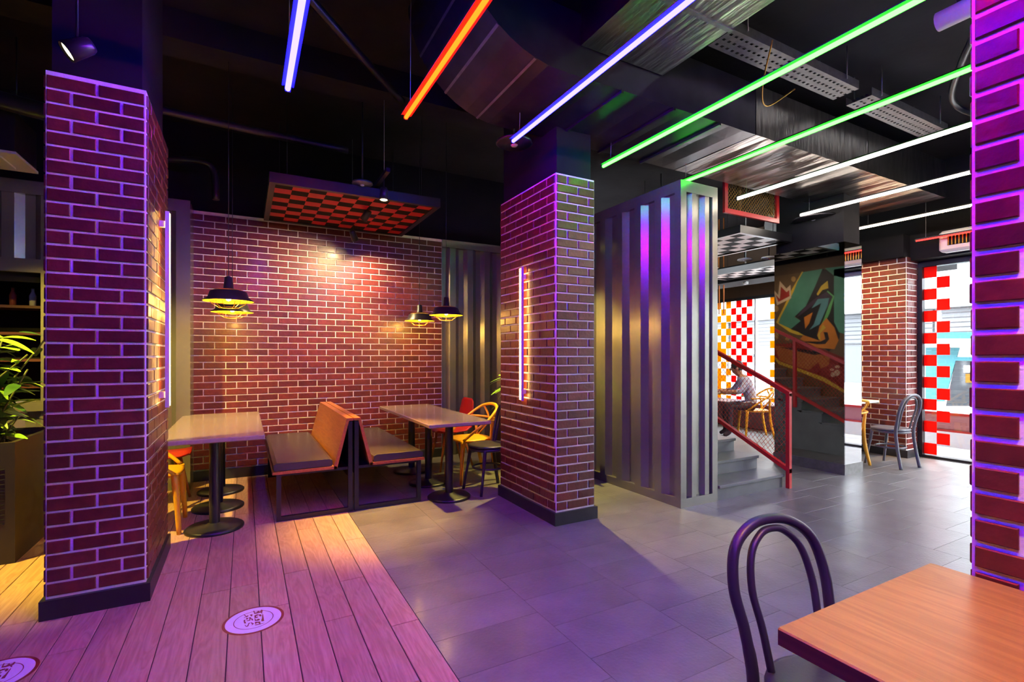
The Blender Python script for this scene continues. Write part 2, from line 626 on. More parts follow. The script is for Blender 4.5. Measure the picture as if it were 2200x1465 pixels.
# left container wall with the hatch window
wl = struct(MB().box((-4.6, 5.93, 2.80), (-.48, 6.02, WT)).build('wall_back_left', M['steel']))
corrugated((-4.6, 5.99, 0), (1, 0, 0), 4.6 - 1.50, 2.2, 2.80, .26).build('corrugated_sheet', M['steel'], wl, fix=False)
corrugated((-1.50, 5.99, 0), (1, 0, 0), .96, 0, 2.80, .26).build('corrugated_sheet', M['steel'], wl, fix=False)
corrugated((-4.6, 5.99, 0), (1, 0, 0), 3.10, 0, .95, .26).build('corrugated_sheet', M['steel'], wl, fix=False)
MB().box((-.60, 5.93, 0), (-.48, 6.05, 2.80)).build('corner_post', M['steel'], wl)
MB().box((-.53, 6.05, 0), (-.48, 6.30, WT)).build('return_panel', M['steel'], wl)
w3 = struct(MB().box((-3.0, 5.92, 2.10), (-1.50, 6.02, 2.22)).build('window_3', M['steel']))
MB().box((-1.61, 5.92, .92), (-1.50, 6.02, 2.10)).build('window_jamb', M['steel'], w3)
MB().box((-3.0, 5.92, .92), (-2.89, 6.02, 2.10)).build('window_jamb', M['steel'], w3)
MB().box((-3.0, 5.90, .86), (-1.50, 6.02, .94)).build('window_sill', M['steel'], w3)
MB().box((-3.0, 6.0, 2.02), (-1.62, 6.03, 2.10)).build('roller_box', M['black'], w3)
cab = thing('shelf_unit', 'dark wooden shelf unit seen through the hatch window', 'shelf', (-2.2, 6.4, 0))
for i in range(6):
    MB().box((-.75, -.18, .55 + i * .25), (.58, .16, .575 + i * .25)).build('shelf_board', M['maroon'], cab)
for x in (-.77, -.1, .57):
    MB().box((x, -.18, 0), (x + .03, .17, 2.05)).build('upright', M['maroon'], cab)
MB().box((-.77, .17, 0), (.60, .185, 2.05)).build('back_panel', M['black'], cab)
for i, (x, c) in enumerate(((-.55, 'redpl'), (-.35, 'white'), (.0, 'redpl'), (.14, 'redpl'), (.28, 'orangewood'), (.42, 'white'))):
    o = MB().lathe([(.0001, 0), (.025, 0), (.027, .10), (.012, .14), (.012, .17), (.0001, .17)], n=10).build('bottle', M[c])
    o.location = (-2.2 + x, 6.34, 1.826)
    tag(o, ['red bottle at the left end of the top hatch shelf', 'white bottle beside the red one on the hatch shelf', 'red bottle in the middle of the hatch shelf',
            'red bottle right of the middle on the hatch shelf', 'orange bottle second from the right on the hatch shelf', 'white bottle at the right end of the hatch shelf'][i], 'bottle', 'bottles on the hatch shelf')

# corrugated wall between brick wall and container
wr = struct(MB().box((2.34, 6.28, 2.82), (3.40, 6.40, WT)).build('wall_back_right', M['steel']))
corrugated((2.34, 6.36, 0), (1, 0, 0), 1.06, 0, 2.82, .26).build('corrugated_sheet', M['steel'], wr, fix=False)

# ---- shipping container on the right, by the stairs
CX0, CX1, CY0 = 3.40, 3.88, 3.13
ct = thing('shipping_container', 'grey corrugated shipping container standing between the brick pillar and the stairs', 'container', (CX0, CY0, 0))


def P(mb, name, m, parent):
    o = mb.build(name, m, parent, fix=False)
    o.location = -parent.location
    return o


P(corrugated((CX0 + .045, 6.28, 0), (0, -1, 0), 6.28 - CY0 - .06, .08, 2.82, .27, .045), 'side_sheet', M['steel'], ct)
P(corrugated((CX0 + .07, CY0 + .05, 0), (1, 0, 0), CX1 - CX0 - .14, .08, 2.82, .17, .04), 'end_sheet', M['steel'], ct)
P(MB().box((CX0, CY0, .0), (CX0 + .07, CY0 + .07, WT)), 'corner_post', M['steel'], ct)
P(MB().box((CX1 - .07, CY0, .0), (CX1, CY0 + .07, WT)), 'corner_post', M['steel'], ct)
P(MB().box((CX0, CY0 + .07, 2.82), (CX0 + .06, 6.28, WT)), 'top_rail', M['steel'], ct)
P(MB().box((CX0 + .07, CY0, 2.82), (CX1 - .07, CY0 + .06, WT)), 'top_rail', M['steel'], ct)
P(MB().box((CX0, CY0 + .07, 0), (CX0 + .06, 6.28, .08)), 'bottom_rail', M['steel'], ct)
P(MB().box((CX0 + .07, CY0, 0), (CX1 - .07, CY0 + .06, .08)), 'bottom_rail', M['steel'], ct)
P(MB().box((CX0 + .07, CY0 + .07, WT - .02), (CX1, 7.9, WT)), 'roof_sheet', M['black'], ct)
muralw = P(MB().box((CX1 - .03, CY0 + .07, 0), (CX1, 7.9, WT - .02)), 'mural_wall', M['wallbrown'], ct)

# painted mural on the stair side of the container (seen in the dark mirror column)
MIRX = 5.98


def mural(poly, col, layer, name='painted_shape'):
    mb = MB()
    pts = []
    for x, y in poly:
        q = at_X(1535 + x / 4.07, 500 + y / 4.07, 2 * MIRX - CX1)
        pts.append((q.y, q.z))
    mb.prism(pts, lambda a, b, t: (CX1 + t, a, b), 0, .001 + .0008 * layer)
    key = 'paint_%d_%d_%d' % tuple(int(c * 99) for c in col)
    m = bpy.data.materials.get(key) or pm(key, col, .5, vary=.12, scale=5)
    o = mb.build(name, m, muralw)
    return o


GRN, DGN, BLK, YEL, ORG, RED, CRM, TEA, PUR = (.07, .24, .15), (.03, .14, .09), (.012, .009, .009), (.62, .42, .03), (.62, .20, .015), (.22, .012, .008), (.62, .45, .28), (.10, .27, .27), (.05, .025, .045)
mural([(503, 385), (1180, 285), (1180, 1500), (503, 1500)], (.13, .075, .03), 0)
mural([(765, 340), (785, 345), (730, 440), (700, 520), (640, 640), (585, 745), (575, 785), (680, 850), (740, 870), (790, 845), (780, 900), (720, 890), (660, 870), (540, 785), (560, 740), (610, 640), (675, 500), (720, 420)], YEL, 1)
mural([(775, 345), (945, 315), (880, 470), (800, 640), (700, 735), (755, 770), (670, 840), (560, 790), (575, 745), (625, 650), (695, 510), (725, 430)], GRN, 2)
mural([(945, 315), (1040, 340), (1050, 520), (1100, 770), (1095, 920), (1000, 1040), (900, 960), (790, 900), (720, 860), (670, 840), (755, 770), (705, 730), (800, 640), (880, 470)], BLK, 2)
mural([(965, 310), (1180, 285), (1180, 420), (1110, 390), (1045, 375)], GRN, 3)
mural([(1045, 320), (1180, 300), (1180, 900), (1090, 870), (1047, 780)], (.08, .27, .17), 3)
mural([(990, 420), (997, 485), (945, 500), (905, 550), (895, 535), (935, 465)], YEL, 4)
mural([(990, 505), (1050, 555), (1010, 700), (960, 800), (925, 850), (915, 840), (955, 760), (1000, 640), (1035, 560), (985, 515)], (.12, .42, .12), 4)
mural([(985, 515), (1035, 560), (1000, 640), (960, 700), (990, 600), (900, 600), (830, 660), (740, 730), (720, 735), (800, 640), (900, 560)], PUR, 4)
mural([(905, 580), (1005, 570), (990, 640), (955, 720), (920, 800), (830, 850), (870, 800), (935, 615), (850, 662)], TEA, 5)
mural([(785, 740), (860, 695), (830, 790), (795, 840)], ORG, 4)
mural([(980, 745), (1050, 830), (1087, 940), (1050, 1018), (900, 1005), (750, 930), (780, 895), (925, 945), (900, 900), (920, 820)], ORG, 5)
mural([(950, 800), (975, 830), (925, 880), (930, 940), (912, 930), (905, 890)], YEL, 6)
mural([(955, 868), (990, 870), (1005, 930), (970, 972), (900, 975), (760, 950), (930, 950), (972, 930)], BLK, 6)
mural([(515, 495), (558, 545), (572, 422), (630, 488), (665, 455), (672, 572), (548, 634)], CRM, 3)
mural([(535, 540), (572, 580), (582, 470), (632, 520), (655, 500), (658, 555), (560, 605)], (.30, .02, .012), 4)
mural([(505, 975), (800, 960), (1180, 1110), (1180, 1420), (1000, 1340), (800, 1235), (570, 1145), (505, 1060)], RED, 1)
mural([(525, 985), (700, 1010), (1012, 1085), (1000, 1155), (930, 1190), (908, 1130), (830, 1200), (720, 1170), (570, 1115)], (.42, .13, .02), 3)
mural([(560, 1000), (700, 1005), (960, 1050), (880, 1070), (700, 1030)], BLK, 4)
mural([(505, 1060), (575, 1125), (720, 1178), (960, 1265), (1180, 1400), (1180, 1425), (950, 1300), (710, 1200), (565, 1150), (505, 1085)], YEL, 4)
for cx, cy, rx, ry in ((1028, 1197, 18, 11), (1075, 1172, 22, 13), (1037, 1240, 20, 22), (1072, 1225, 26, 28), (692, 405, 20, 24), (540, 665, 22, 28), (640, 928, 20, 16), (545, 900, 16, 40), (525, 730, 10, 26)):
    mural([(cx + rx * math.cos(k * PI / 6), cy + ry * math.sin(k * PI / 6)) for k in range(12)], CRM if cy > 1000 else (.38, .22, .06), 5)

# ---- glass fronts on the right
hdr = struct(MB().box((9.0, 4.2, 2.55), (9.14, 8.0, CEIL)).build('wall_right_rear', M['wallbrown']))
struct(MB().box((8.0, -4.1, 2.60), (8.14, 3.25, CEIL)).build('wall_right_upper', M['black']))
struct(MB().box((8.2, 3.25, 2.62), (9.2, 4.30, CEIL)).build('wall_right_return', M['black']))
struct(MB().box((7.62, 3.25, 2.66), (8.2, 8.0, 2.95)).build('trim_1', M['black']))
struct(MB().box((7.80, -4.1, 2.62), (8.0, 3.25, 2.95)).build('trim_2', M['black']))


def sticker(parent, X, y0, y1, z0, z1, m):
    MB().box((X - .003, y0, z0), (X, y1, z1)).build('square_sticker', m, parent)


w1 = struct(MB().box((9.0, 4.3, 2.49), (9.1, 8.0, 2.55)).build('window_1', M['blackmetal']))
MB().box((9.0, 4.3, 0), (9.1, 8.0, .06)).build('window_sill', M['blackmetal'], w1)
pane1 = MB().box((9.04, 4.3, .06), (9.052, 8.0, 2.49)).build('pane', M['glass'], w1)
ym = at_X(1622, 763, 9.0).y
MB().box((9.0, ym - .012, .06), (9.04, ym + .012, 2.49)).build('mullion', M['white'], w1)
ye = at_X(1614, 763, 9.0).y
CW, CHh = .124, .1415
for c in range(8):
    y0 = ye + c * CW
    for r in range(17):
        z1 = 2.49 - r * CHh
        if c < 4:
            if (r + c) % 2 == 0:
                sticker(pane1, 9.038, y0, y0 + CW, z1 - CHh, z1, M['stickred'])
        else:
            if (r + c) % 2 == 0 or (r > 5 and c > 5 and r % 3):
                sticker(pane1, 9.038, y0, y0 + CW, z1 - CHh, z1, M['stickyel'])
yr = at_X(1652, 763, 9.0).y
for r in range(0, 17, 2):
    sticker(pane1, 9.038, yr - CW, yr, 2.49 - (r + 1) * CHh, 2.49 - r * CHh, M['stickyel'])

w2 = struct(MB().box((8.0, -4.0, 2.54), (8.1, 3.25, 2.60)).build('window_2', M['blackmetal']))
MB().box((7.98, -4.0, 0), (8.1, 3.25, .03)).build('window_sill', M['blackmetal'], w2)
MB().box((7.98, 3.19, .03), (8.06, 3.25, 2.54)).build('window_jamb', M['blackmetal'], w2)
pane2 = MB().box((8.04, -4.0, .03), (8.052, 3.19, 2.54)).build('pane', M['glass'], w2)
for yy in (.9, -1.4):
    MB().box((8.0, yy - .03, .03), (8.08, yy + .03, 2.54)).build('mullion', M['blackmetal'], w2)
for r in range(17):
    z1 = 2.54 - r * .147
    c = r % 2
    sticker(pane2, 8.038, 3.19 - (c + 1) * .138, 3.19 - c * .138, max(.03, z1 - .147), z1, M['stickred'])
struct(MB().box((7.93, -4.0, .0), (7.95, 3.2, .004)).build('trim_3', M['blackmetal']))

# ================================================================== PILLARS
def pillar(x0, x1, y0, y1, z1, label, faces, skirt=.10, top=CEIL, out=.022, start=0, jt=.0125, proud=.010):
    global JT, PROUD
    JT, PROUD = jt, proud
    t = thing('brick_pillar', label, 'pillar', ((x0 + x1) / 2, (y0 + y1) / 2, 0))
    P(MB().box((x0, y0, 0), (x1, y1, z1)), 'mortar_core', M['mortar'], t)
    sk = P(MB().box((x0 - out, y0 - out, 0), (x1 + out, y1 + out, skirt)), 'skirting', M['skirt'], t)
    if top > z1:
        P(MB().box((x0 + .02, y0 + .02, z1), (x1 - .02, y1 - .02, top)), 'column_head', M['black'], t)
    F = {'front': ((x0, y0, 0), (1, 0, 0), x1 - x0), 'right': ((x1, y0, 0), (0, 1, 0), y1 - y0),
         'back': ((x1, y1, 0), (-1, 0, 0), x1 - x0), 'left': ((x0, y1, 0), (0, -1, 0), y1 - y0)}
    vis, hid = [], []
    for k, (o, u, wd) in F.items():
        lst = brick_face(o, u, wd, skirt + .01, z1, start + (1 if k in ('left', 'right') else 0))
        (vis if k in faces else hid).extend(lst)
    lay_bricks(t, vis)
    join_bricks(t, hid, 'hidden_bricks')
    return t


pillar(-.90, -.48, 3.38, 4.20, 2.83, 'brick pillar at the left with a warm light strip beside the dark planter', ('front', 'right'))
pillar(2.19, 2.57, 3.30, 4.26, 2.82, 'brick pillar in the middle of the room with a warm light strip', ('front', 'left'), start=1)
pillar(1.79, 2.21, -.24, .60, 3.2, 'purple-lit brick pillar close up behind the wooden table', ('left', 'front'), jt=.017, proud=.008)
pillar(7.70, 8.14, 3.25, 4.30, 2.66, 'brick pillar by the checkered shop window', ('front', 'left'), top=2.66)

# ---- mirror-clad column
mc = thing('mirror_column', 'dark mirror-clad column reflecting the mural beside the stairs', 'column', (6.16, 3.54, 0))
P(MB().box((5.995, 3.135, 0), (6.325, 3.945, CEIL)), 'core', M['black'], mc)
P(MB().box((MIRX, 3.12, .12), (5.994, 3.96, 2.65)), 'dark_mirror_panel', M['mirror'], mc)
P(MB().box((5.995, 3.12, .12), (6.34, 3.134, 2.65)), 'clear_mirror_panel', M['mirror2'], mc)
P(MB().box((6.326, 3.135, .12), (6.34, 3.96, 2.65)), 'clear_mirror_panel', M['mirror2'], mc)
P(MB().box((5.97, 3.11, 0), (6.35, 3.97, .12)), 'base_plinth', M['galv'], mc)

# ================================================================== LIGHT FITTINGS
TUBEC = dict(blue=(.95, .80, 270.0), red=(190.0, .52, .03), green=(.72, 34.0, .66), white=(50.0, 44.0, 38.0), warm=(46.0, 34.0, 22.0), scarlet=(8.0, .16, .13))
TUBEM = {k: em('led_' + k, c) for k, c in TUBEC.items()}


def led_tube(X, z, y_far, y_near, kind, label, r=.013):
    t = thing('led_tube', label, 'tube light', (X, y_far, z), 0, 'suspended LED tubes')
    L = y_far - y_near
    MB().tube([(0, 0, 0), (0, -L, 0)], r, 8).build('diffuser', TUBEM[kind], t)
    mb = MB()
    mb.prism([(-.034, r * .8), (-.012, r + .004), (.012, r + .004), (.034, r * .8), (.034, r * .8 + .003), (.012, r + .016), (-.012, r + .016), (-.034, r * .8 + .003)],
             lambda a, b_, t_: (a, t_, b_), -L, 0)
    mb.build('halo_housing', M['halo_housing'], t)  # channel with added wings that catch the tube's light to imitate a halo
    MB().box((-r, -.0, -r), (r, .012, r + .012)).build('end_cap', M['blackmetal'], t)
    for yy in (-.10, -L + .5):
        MB().tube([(0, yy, r + .012), (0.004, yy, (CEIL if X < 1.1 or X > 7.3 or yy < -1 else 3.175) - z)], .0018, 5).build('suspension_wire', M['wire'], t)


led_tube(.235, 3.0, 3.33, -3.0, 'blue', 'violet-blue LED tube at the far left of the ceiling', .016)
led_tube(.98, 3.0, 3.34, -3.0, 'red', 'orange-red LED tube hanging second from the left')
led_tube(1.81, 3.0, 3.32, -3.0, 'blue', 'violet-blue LED tube running under the big duct')
led_tube(2.74, 3.0, 3.39, -3.0, 'green', 'upper green LED tube, the left one of the two')
led_tube(3.66, 3.0, 3.41, -3.0, 'green', 'lower green LED tube ending above the container corner')
led_tube(4.55, 3.0, 3.42, -3.0, 'white', 'white LED tube ending in front of the red mesh panel')
led_tube(5.73, 3.0, 3.47, -3.0, 'white', 'white LED tube ending above the mirror column')
led_tube(7.0, 3.0, 3.47, -3.0, 'warm', 'warm white LED tube ending near the far brick pillar')
led_tube(7.55, 2.82, 3.08, -3.0, 'scarlet', 'thin red LED tube by the wall heater', .009)


def lamp(name, kind, loc, energy, col, parent=None, **kw):
    l = bpy.data.lights.new(name, kind)
    l.energy = energy
    l.color = col
    for k, v in kw.items():
        setattr(l, k, v)
    o = bpy.data.objects.new(name, l)
    C.objects.link(o)
    o.location = loc
    if parent: o.parent = parent
    return o


# ---- vertical light strips on the pillars
VSTRIP = em('warm_strip', (1.0, .55, .14), 27.0)


def strip(X, Y, z0, z1, sgn, label):
    t = thing('wall_light', label, 'wall light', (X, Y, z0), 0, 'vertical light strips')
    h = z1 - z0
    MB().box((sgn * .032, -.024, 0), (sgn * .054, -.013, h)).build('aluminium_profile', M['whiteplastic'], t)
    for zz in (.06, h - .1):
        MB().box((0, -.010, zz), (sgn * .031, .010, zz + .04)).build('mounting_bracket', M['whiteplastic'], t)
    MB().box((sgn * .031, -.0125, .01), (sgn * .056, .013, h - .01)).build('diffuser', VSTRIP, t)


strip(-.471, 3.80, 1.03, 2.27, 1, 'vertical warm light strip on the side of the left pillar')
strip(2.181, 3.77, .96, 2.13, -1, 'vertical warm light strip on the side of the middle pillar')

# ---- caged pendant lamps
BULB = em('bulb', (1.0, .72, .28), 40.0)


def pendant(x, y, z, label, R=.18):
    t = thing('pendant_lamp', label, 'pendant lamp', (x, y, z), 0, 'caged pendant lamps')
    prof = [(R, 0), (R * 1.0, .006), (R * .80, .030), (R * .72, .075), (R * .58, .088), (.042, .098), (.036, .105), (.028, .19), (.012, .20), (.0001, .202)]
    MB().lathe(prof, n=32).build('shade', M['shade'], t)
    prof2 = [(R * .985, .001), (R * .79, .026), (R * .70, .070), (R * .58, .090), (.0001, .092)]
    MB().lathe(prof2, n=32).build('gold_lining', M['shadein'], t)
    MB().ellipsoid((0, 0, .035), (.022, .022, .034)).build('bulb', BULB, t)
    MB().tube([(0, 0, .07), (0, 0, .09)], .014, 8).build('lamp_socket', M['brass'], t)
    g = MB()
    for k in range(6):
        a = k * PI / 3 + .2
        g.tube([(R * .78 * math.cos(a), R * .78 * math.sin(a), .022), (R * .66 * math.cos(a), R * .66 * math.sin(a), -.02), (.07 * math.cos(a), .07 * math.sin(a), -.05)], .0022, 5)
    g.tube([(.07 * math.cos(k * PI / 8), .07 * math.sin(k * PI / 8), -.05) for k in range(16)], .0022, 5, closed=True)
    g.tube([(R * .7 * math.cos(k * PI / 12), R * .7 * math.sin(k * PI / 12), -.008) for k in range(24)], .002, 5, closed=True)
    g.build('wire_guard', M['brass'], t)
    MB().tube([(0, 0, .18), (0, 0, CEIL - z)], .003, 5).build('cord', M['blackmetal'], t)
    lamp('bulb_light', 'POINT', (0, 0, -.022), 14, (1.0, .56, .10), t, shadow_soft_size=.03)


pendant(-.11, 4.50, 1.785, 'black caged pendant with gold lining, front one over the left table')
pendant(-.10, 5.38, 1.765, 'black caged pendant behind the front one over the left table')
pendant(1.90, 4.98, 1.785, 'black caged pendant, front one over the right table')
pendant(1.87, 5.80, 1.775, 'black caged pendant, rear one against the brick wall at right')

# ---- spotlights
SPOTF = em('spot_face', (1.0, .86, .42), 7.0)


def spot(loc, aim, label, energy, col, stem_top, size=70, r=.04, group='ceiling spotlights', blend=.6):
    t = thing('spotlight', label, 'spotlight', loc, 0, group)
    d = (Vector(aim) - Vector(loc)).normalized()
    q = d.to_track_quat('-Z', 'Y')
    m4 = q.to_matrix().to_4x4()
    o = MB().lathe([(.0001, .07), (r * .7, .07), (r * .85, .055), (r, -.05), (r * .93, -.05), (r * .8, -.02), (.0001, -.02)], n=20).build('head', M['shade'], t)
    o.matrix_local = m4
    o = MB().lathe([(.0001, -.040), (r * .86, -.040), (r * .86, -.036), (.0001, -.036)], n=20).build('lens', SPOTF, t)
    o.matrix_local = m4
    MB().tube([(0, 0, .02), (0, 0, stem_top - loc[2])], .006, 6).build('stem', M['blackmetal'], t)
    l = lamp('spot_beam', 'SPOT', d * .055, energy, col, t, spot_size=math.radians(size), spot_blend=blend, shadow_soft_size=.03)
    l.rotation_euler = q.to_euler()


TRZ = 2.98
MB_tr = MB().box((1.10, 4.35, TRZ), (1.135, 6.15, TRZ + .035)).build('track_rail', M['blackmetal'])
tag(MB_tr, 'black lighting track rail running under the red checkered panel', 'track')
tw = MB()
for yy in (4.5, 6.0):
    MB().tube([(1.118, yy, TRZ + .035), (1.118, yy, CEIL)], .002, 5).build('suspension_wire', M['wire'], MB_tr)
WARM = (1.0, .74, .32)
spot((1.12, 4.52, 2.82), (1.0, 4.1, .0), 'track spotlight nearest the viewer, above the red panel edge', 1000, (1.0, .58, .05), TRZ, 40, blend=1.0)
spot((1.12, 5.28, 2.82), (.3, 6.28, 1.3), 'middle track spotlight in front of the red panel', 330, WARM, TRZ, 110, blend=1.0)
spot((1.12, 5.92, 2.74), (1.7, 6.28, 1.4), 'rear track spotlight against the top of the brick wall', 190, WARM, TRZ, 120, blend=1.0)
spot((-.72, 3.14, 2.86), (-1.65, 2.92, 2.1), 'spotlight in front of the top of the left pillar', 22, (1.0, .66, .14), CEIL, 80, .048)
spot((-1.95, 3.95, 2.95), (-1.5, 5.0, .9), 'added out-of-view spotlight over the planter left of the picture', 900, (1.0, .74, .10), CEIL, 84, .048)  # extra lamp added out of view; the pillar spotlight cannot reach the plant
spot((2.95, 4.75, 2.72), (3.0, 4.1, .2), 'added hidden spotlight over the planter behind the middle pillar', 520, (1.0, .78, .16), CEIL, 78, .04)  # lamp added out of sight to throw yellow light on plants and floor
spot((1.35, .05, 2.85), (1.42, .40, .75), 'spotlight over the foreground wooden table', 230, (1.0, .66, .12), CEIL, 50, .045, blend=1.0)

spot((6.55, 3.55, 3.02), (7.70, 3.75, 1.3), 'spotlight aimed at the far brick pillar', 420, (1.0, .60, .22), CEIL, 85, blend=1.0)
spot((4.95, 4.9, 3.1), (3.9, 4.9, 1.2), 'added fill spotlight aimed at the mural above the stairs', 90, (1.0, .80, .55), CEIL, 110, blend=1.0)  # added lamp, brightens the mural for its reflection in the column
spot((6.7, 4.4, 3.1), (7.1, 5.4, .8), 'added fill spotlight over the round table in the back corner', 200, (1.0, .78, .50), CEIL, 95, blend=1.0)  # added lamp, lifts the backlit seated figure and the corner
# ---- suspended checkered ceiling panels


def cpanel(x0, x1, y0, y1, z, cell, ma, mb_, label, lit=False, phase=0):
    t = thing('ceiling_panel', label, 'ceiling panel', (x0, y0, z), 0, 'suspended checkered panels')
    W, D = x1 - x0, y1 - y0
    f = .05
    for a, b in (((-f, -f, 0), (W + f, 0, .09)), ((-f, D, 0), (W + f, D + f, .09)), ((-f, 0, 0), (0, D, .09)), ((W, 0, 0), (W + f, D, .09))):
        MB().box(a, b).build('frame_bar', M['blackmetal'], t)
    MB().box((0, 0, .02), (W, D, .03)).build('backing_board', M['panelblack'], t)
    nx, ny = max(1, round(W / cell)), max(1, round(D / cell))
    cx, cy = W / nx, D / ny
    me = {}
    for i in range(nx):
        for j in range(ny):
            k = (i + j + phase) % 2
            if k not in me:
                me[k] = MB().box((0, 0, 0), (cx - .001, cy - .001, .006)).mesh('checker_square', ma if k else mb_)
            put('checker_square', me[k], t, Matrix.Translation((i * cx, j * cy, .0135)))
    for x, y in ((.1, .1), (W - .1, .1), (.1, D - .1), (W - .1, D - .1)):
        MB().tube([(x, y, .03), (x, y, CEIL - z)], .003, 5).build('hanger', M['blackmetal'], t)
    return t


cpanel(.24, 1.70, 4.80, 6.10, 2.86, .148, M['panelred'], M['panelblack'], 'red and black checkered panel hung above the booth benches')
cpanel(5.03, 5.90, 3.76, 5.5, 2.76, .17, M['panelwhite'], M['panelblack'], 'white and black checkered panel hung between stairs and mirror column')
cpanel(7.0, 7.55, 4.1, 5.9, 2.70, .17, M['panelwhite'], M['panelblack'], 'white and black checkered panel right of the mirror column')

# ---- ducts and ceiling services
duct = thing('air_duct', 'big foil-clad air duct curving down and running right across the ceiling', 'duct', (1.8, 3.1, 3.2))
DY0, DY1, DZ0, DZ1 = 2.65, 3.54, 3.2, 3.62


def duct_section(x0, x1, m, n=16):
    mb = MB()
    rings = []
    rr = random.Random(int(x0 * 10))
    for i in range(n + 1):
        x = x0 + (x1 - x0) * i / n
        s = .012 * math.sin(i * 2.4) + rr.uniform(-.008, .008)
        ring = []
        for a in range(6):
            ring.append((x, DY0 + (DY1 - DY0) * a / 5, DZ0 - s * (1 - abs(a - 2.5) / 3)))
        ring += [(x, DY1, DZ1), (x, DY0, DZ1)]
        rings.append(ring)
    mb.loft(rings, cap=True)
    return mb


o = P(duct_section(1.8, 3.75, M['ductdark'], 12), 'duct_section', M['ductdark'], duct)
o = P(duct_section(3.76, 5.5, M['foil'], 24), 'foil_section', M['foil'], duct)
o = P(duct_section(5.51, 7.2, M['foil'], 24), 'foil_section', M['foil'], duct)
mb = MB()
rings = []
for i in range(13):
    a = i / 12 * PI / 2
    ro, ri = .75, .33
    cx, cz = 1.8, DZ0 + .75
    rings.append([(cx - ro * math.sin(a), DY0, cz - ro * math.cos(a)), (cx - ro * math.sin(a), DY1, cz - ro * math.cos(a)),
                  (cx - ri * math.sin(a), DY1, cz - ri * math.cos(a)), (cx - ri * math.sin(a), DY0, cz - ri * math.cos(a))])
mb.loft(rings, cap=True)
P(mb, 'duct_elbow', M['ductdark'], duct)
for i in (2, 5, 8):
    a = i / 12 * PI / 2
    ca = [(1.8 - .756 * math.sin(a + da), 0, DZ0 + .75 - .756 * math.cos(a + da)) for da in (-.012, .012)]
    m2 = MB().add([(ca[0][0], DY0, ca[0][2]), (ca[1][0], DY0, ca[1][2]), (ca[1][0], DY1, ca[1][2]), (ca[0][0], DY1, ca[0][2])], [(0, 1, 2, 3)])
    P(m2, 'seam_strip', M['galv'], duct)
for x in (2.3, 2.8, 3.3):
    P(MB().box((x, DY0 - .004, DZ0 - .02), (x + .02, DY1 + .004, DZ0 + .01)), 'seam_strip', M['ductdark'], duct)
d2 = MB().box((1.95, .66, 3.40), (2.68, 2.64, 3.75)).build('air_duct', M['foil'])
tag(d2, 'foil-clad branch duct crossing above the blue tube toward the viewer', 'duct')
for y in (1.0, 1.55, 2.05):
    MB().box((1.94, y, 3.39), (2.69, y + .03, 3.76)).build('duct_flange', M['galv'], d2)
d3 = thing('round_duct', 'round copper-toned flexible duct behind the red mesh panel', 'duct', (6.42, 4.2, 3.18))
mb = MB()
n = 60
mb.tube([(i * .5 / n, 0, 0) for i in range(n + 1)], [.2 + (.012 if i % 2 else 0) for i in range(n + 1)], 20)
mb.build('flexible_hose', M['foil'], d3)


def disc(name, label, loc, R, m, cat, h=.04, stem=True):
    t = thing(name, label, cat, loc)
    MB().lathe([(.0001, 0), (R * .35, 0), (R * .4, .006), (R * .9, .004), (R, .012), (R * .96, .026), (R * .4, h), (.0001, h)], n=32).build('disc', m, t)
    MB().lathe([(.0001, -.012), (R * .16, -.010), (R * .2, 0), (.0001, 0)], n=16).build('centre_cap', M['whiteplastic'], t)
    if stem:
        MB().tube([(0, 0, h), (0, 0, CEIL - loc[2])], .008, 6).build('stem', M['blackmetal'], t)
    return t


disc('ceiling_diffuser', 'round dark air diffuser under the end of the big duct', (1.93, 3.52, 3.07), .15, M['ductdark'], 'air diffuser')
disc('ceiling_speaker', 'small dark disc speaker beside the red checkered panel', (.97, 4.72, 2.95), .095, M['galv'], 'speaker')
q = at_z(1752, 470, 3.0)
disc('ceiling_diffuser', 'round black slotted diffuser left of the mirror column top', (q.x, q.y, 2.98), .26, M['ductdark'], 'air diffuser')
for u, v, lb in ((1600, 560, 'white disc ceiling light left of the mirror column'), (1652, 556, 'white disc ceiling light half hidden by the mirror column')):
    q = at_z(u, v, 2.85)
    disc('disc_lamp', lb, (q.x, q.y, 2.85), .11, M['white'], 'ceiling light')

# perforated cable trays
for k, (x0, x1, lb) in enumerate(((2.95, 4.55, 'perforated cable tray between the two green tubes'), (4.75, 6.2, 'perforated cable tray right of the lower green tube'))):
    t = thing('cable_tray', lb, 'cable tray', (x0, 2.26, 3.6), 0, 'perforated cable trays')
    L = x1 - x0
    n = int(L / .055)
    mb = MB()
    ys = [0, .03, .05, .09, .11, .15, .17, .20]
    xs = []
    for i in range(n):
        xs += [i * .055, i * .055 + .03]
    xs.append(n * .055)
    for i in range(len(xs) - 1):
        for j in range(7):
            if i % 2 and j % 2:
                continue
            mb.add([(xs[i], ys[j], 0), (xs[i + 1], ys[j], 0), (xs[i + 1], ys[j + 1], 0), (xs[i], ys[j + 1], 0)], [(3, 2, 1, 0)])
    mb.build('perforated_base', M['galv'], t, fix=False)
    MB().box((0, -.004, 0), (xs[-1], 0, .07)).build('side_rail', M['galv'], t)
    MB().box((0, .20, 0), (xs[-1], .204, .07)).build('side_rail', M['galv'], t)
    for x in (.15, L - .2):
        MB().tube([(x, -.01, .03), (x, -.01, CEIL - 3.6)], .005, 5).build('threaded_rod', M['galv'], t)
        MB().tube([(x, .21, .03), (x, .21, CEIL - 3.6)], .005, 5).build('threaded_rod', M['galv'], t)
    mb = MB()
    for j in range(4):
        mb.tube(spline([(0, .04 + j * .035, .02), (L * .3, .05 + j * .03, .03), (L * .6, .035 + j * .036, .022), (L, .045 + j * .032, .02)], 6), .011, 6)
    mb.build('cables', M['blackmetal'], t)

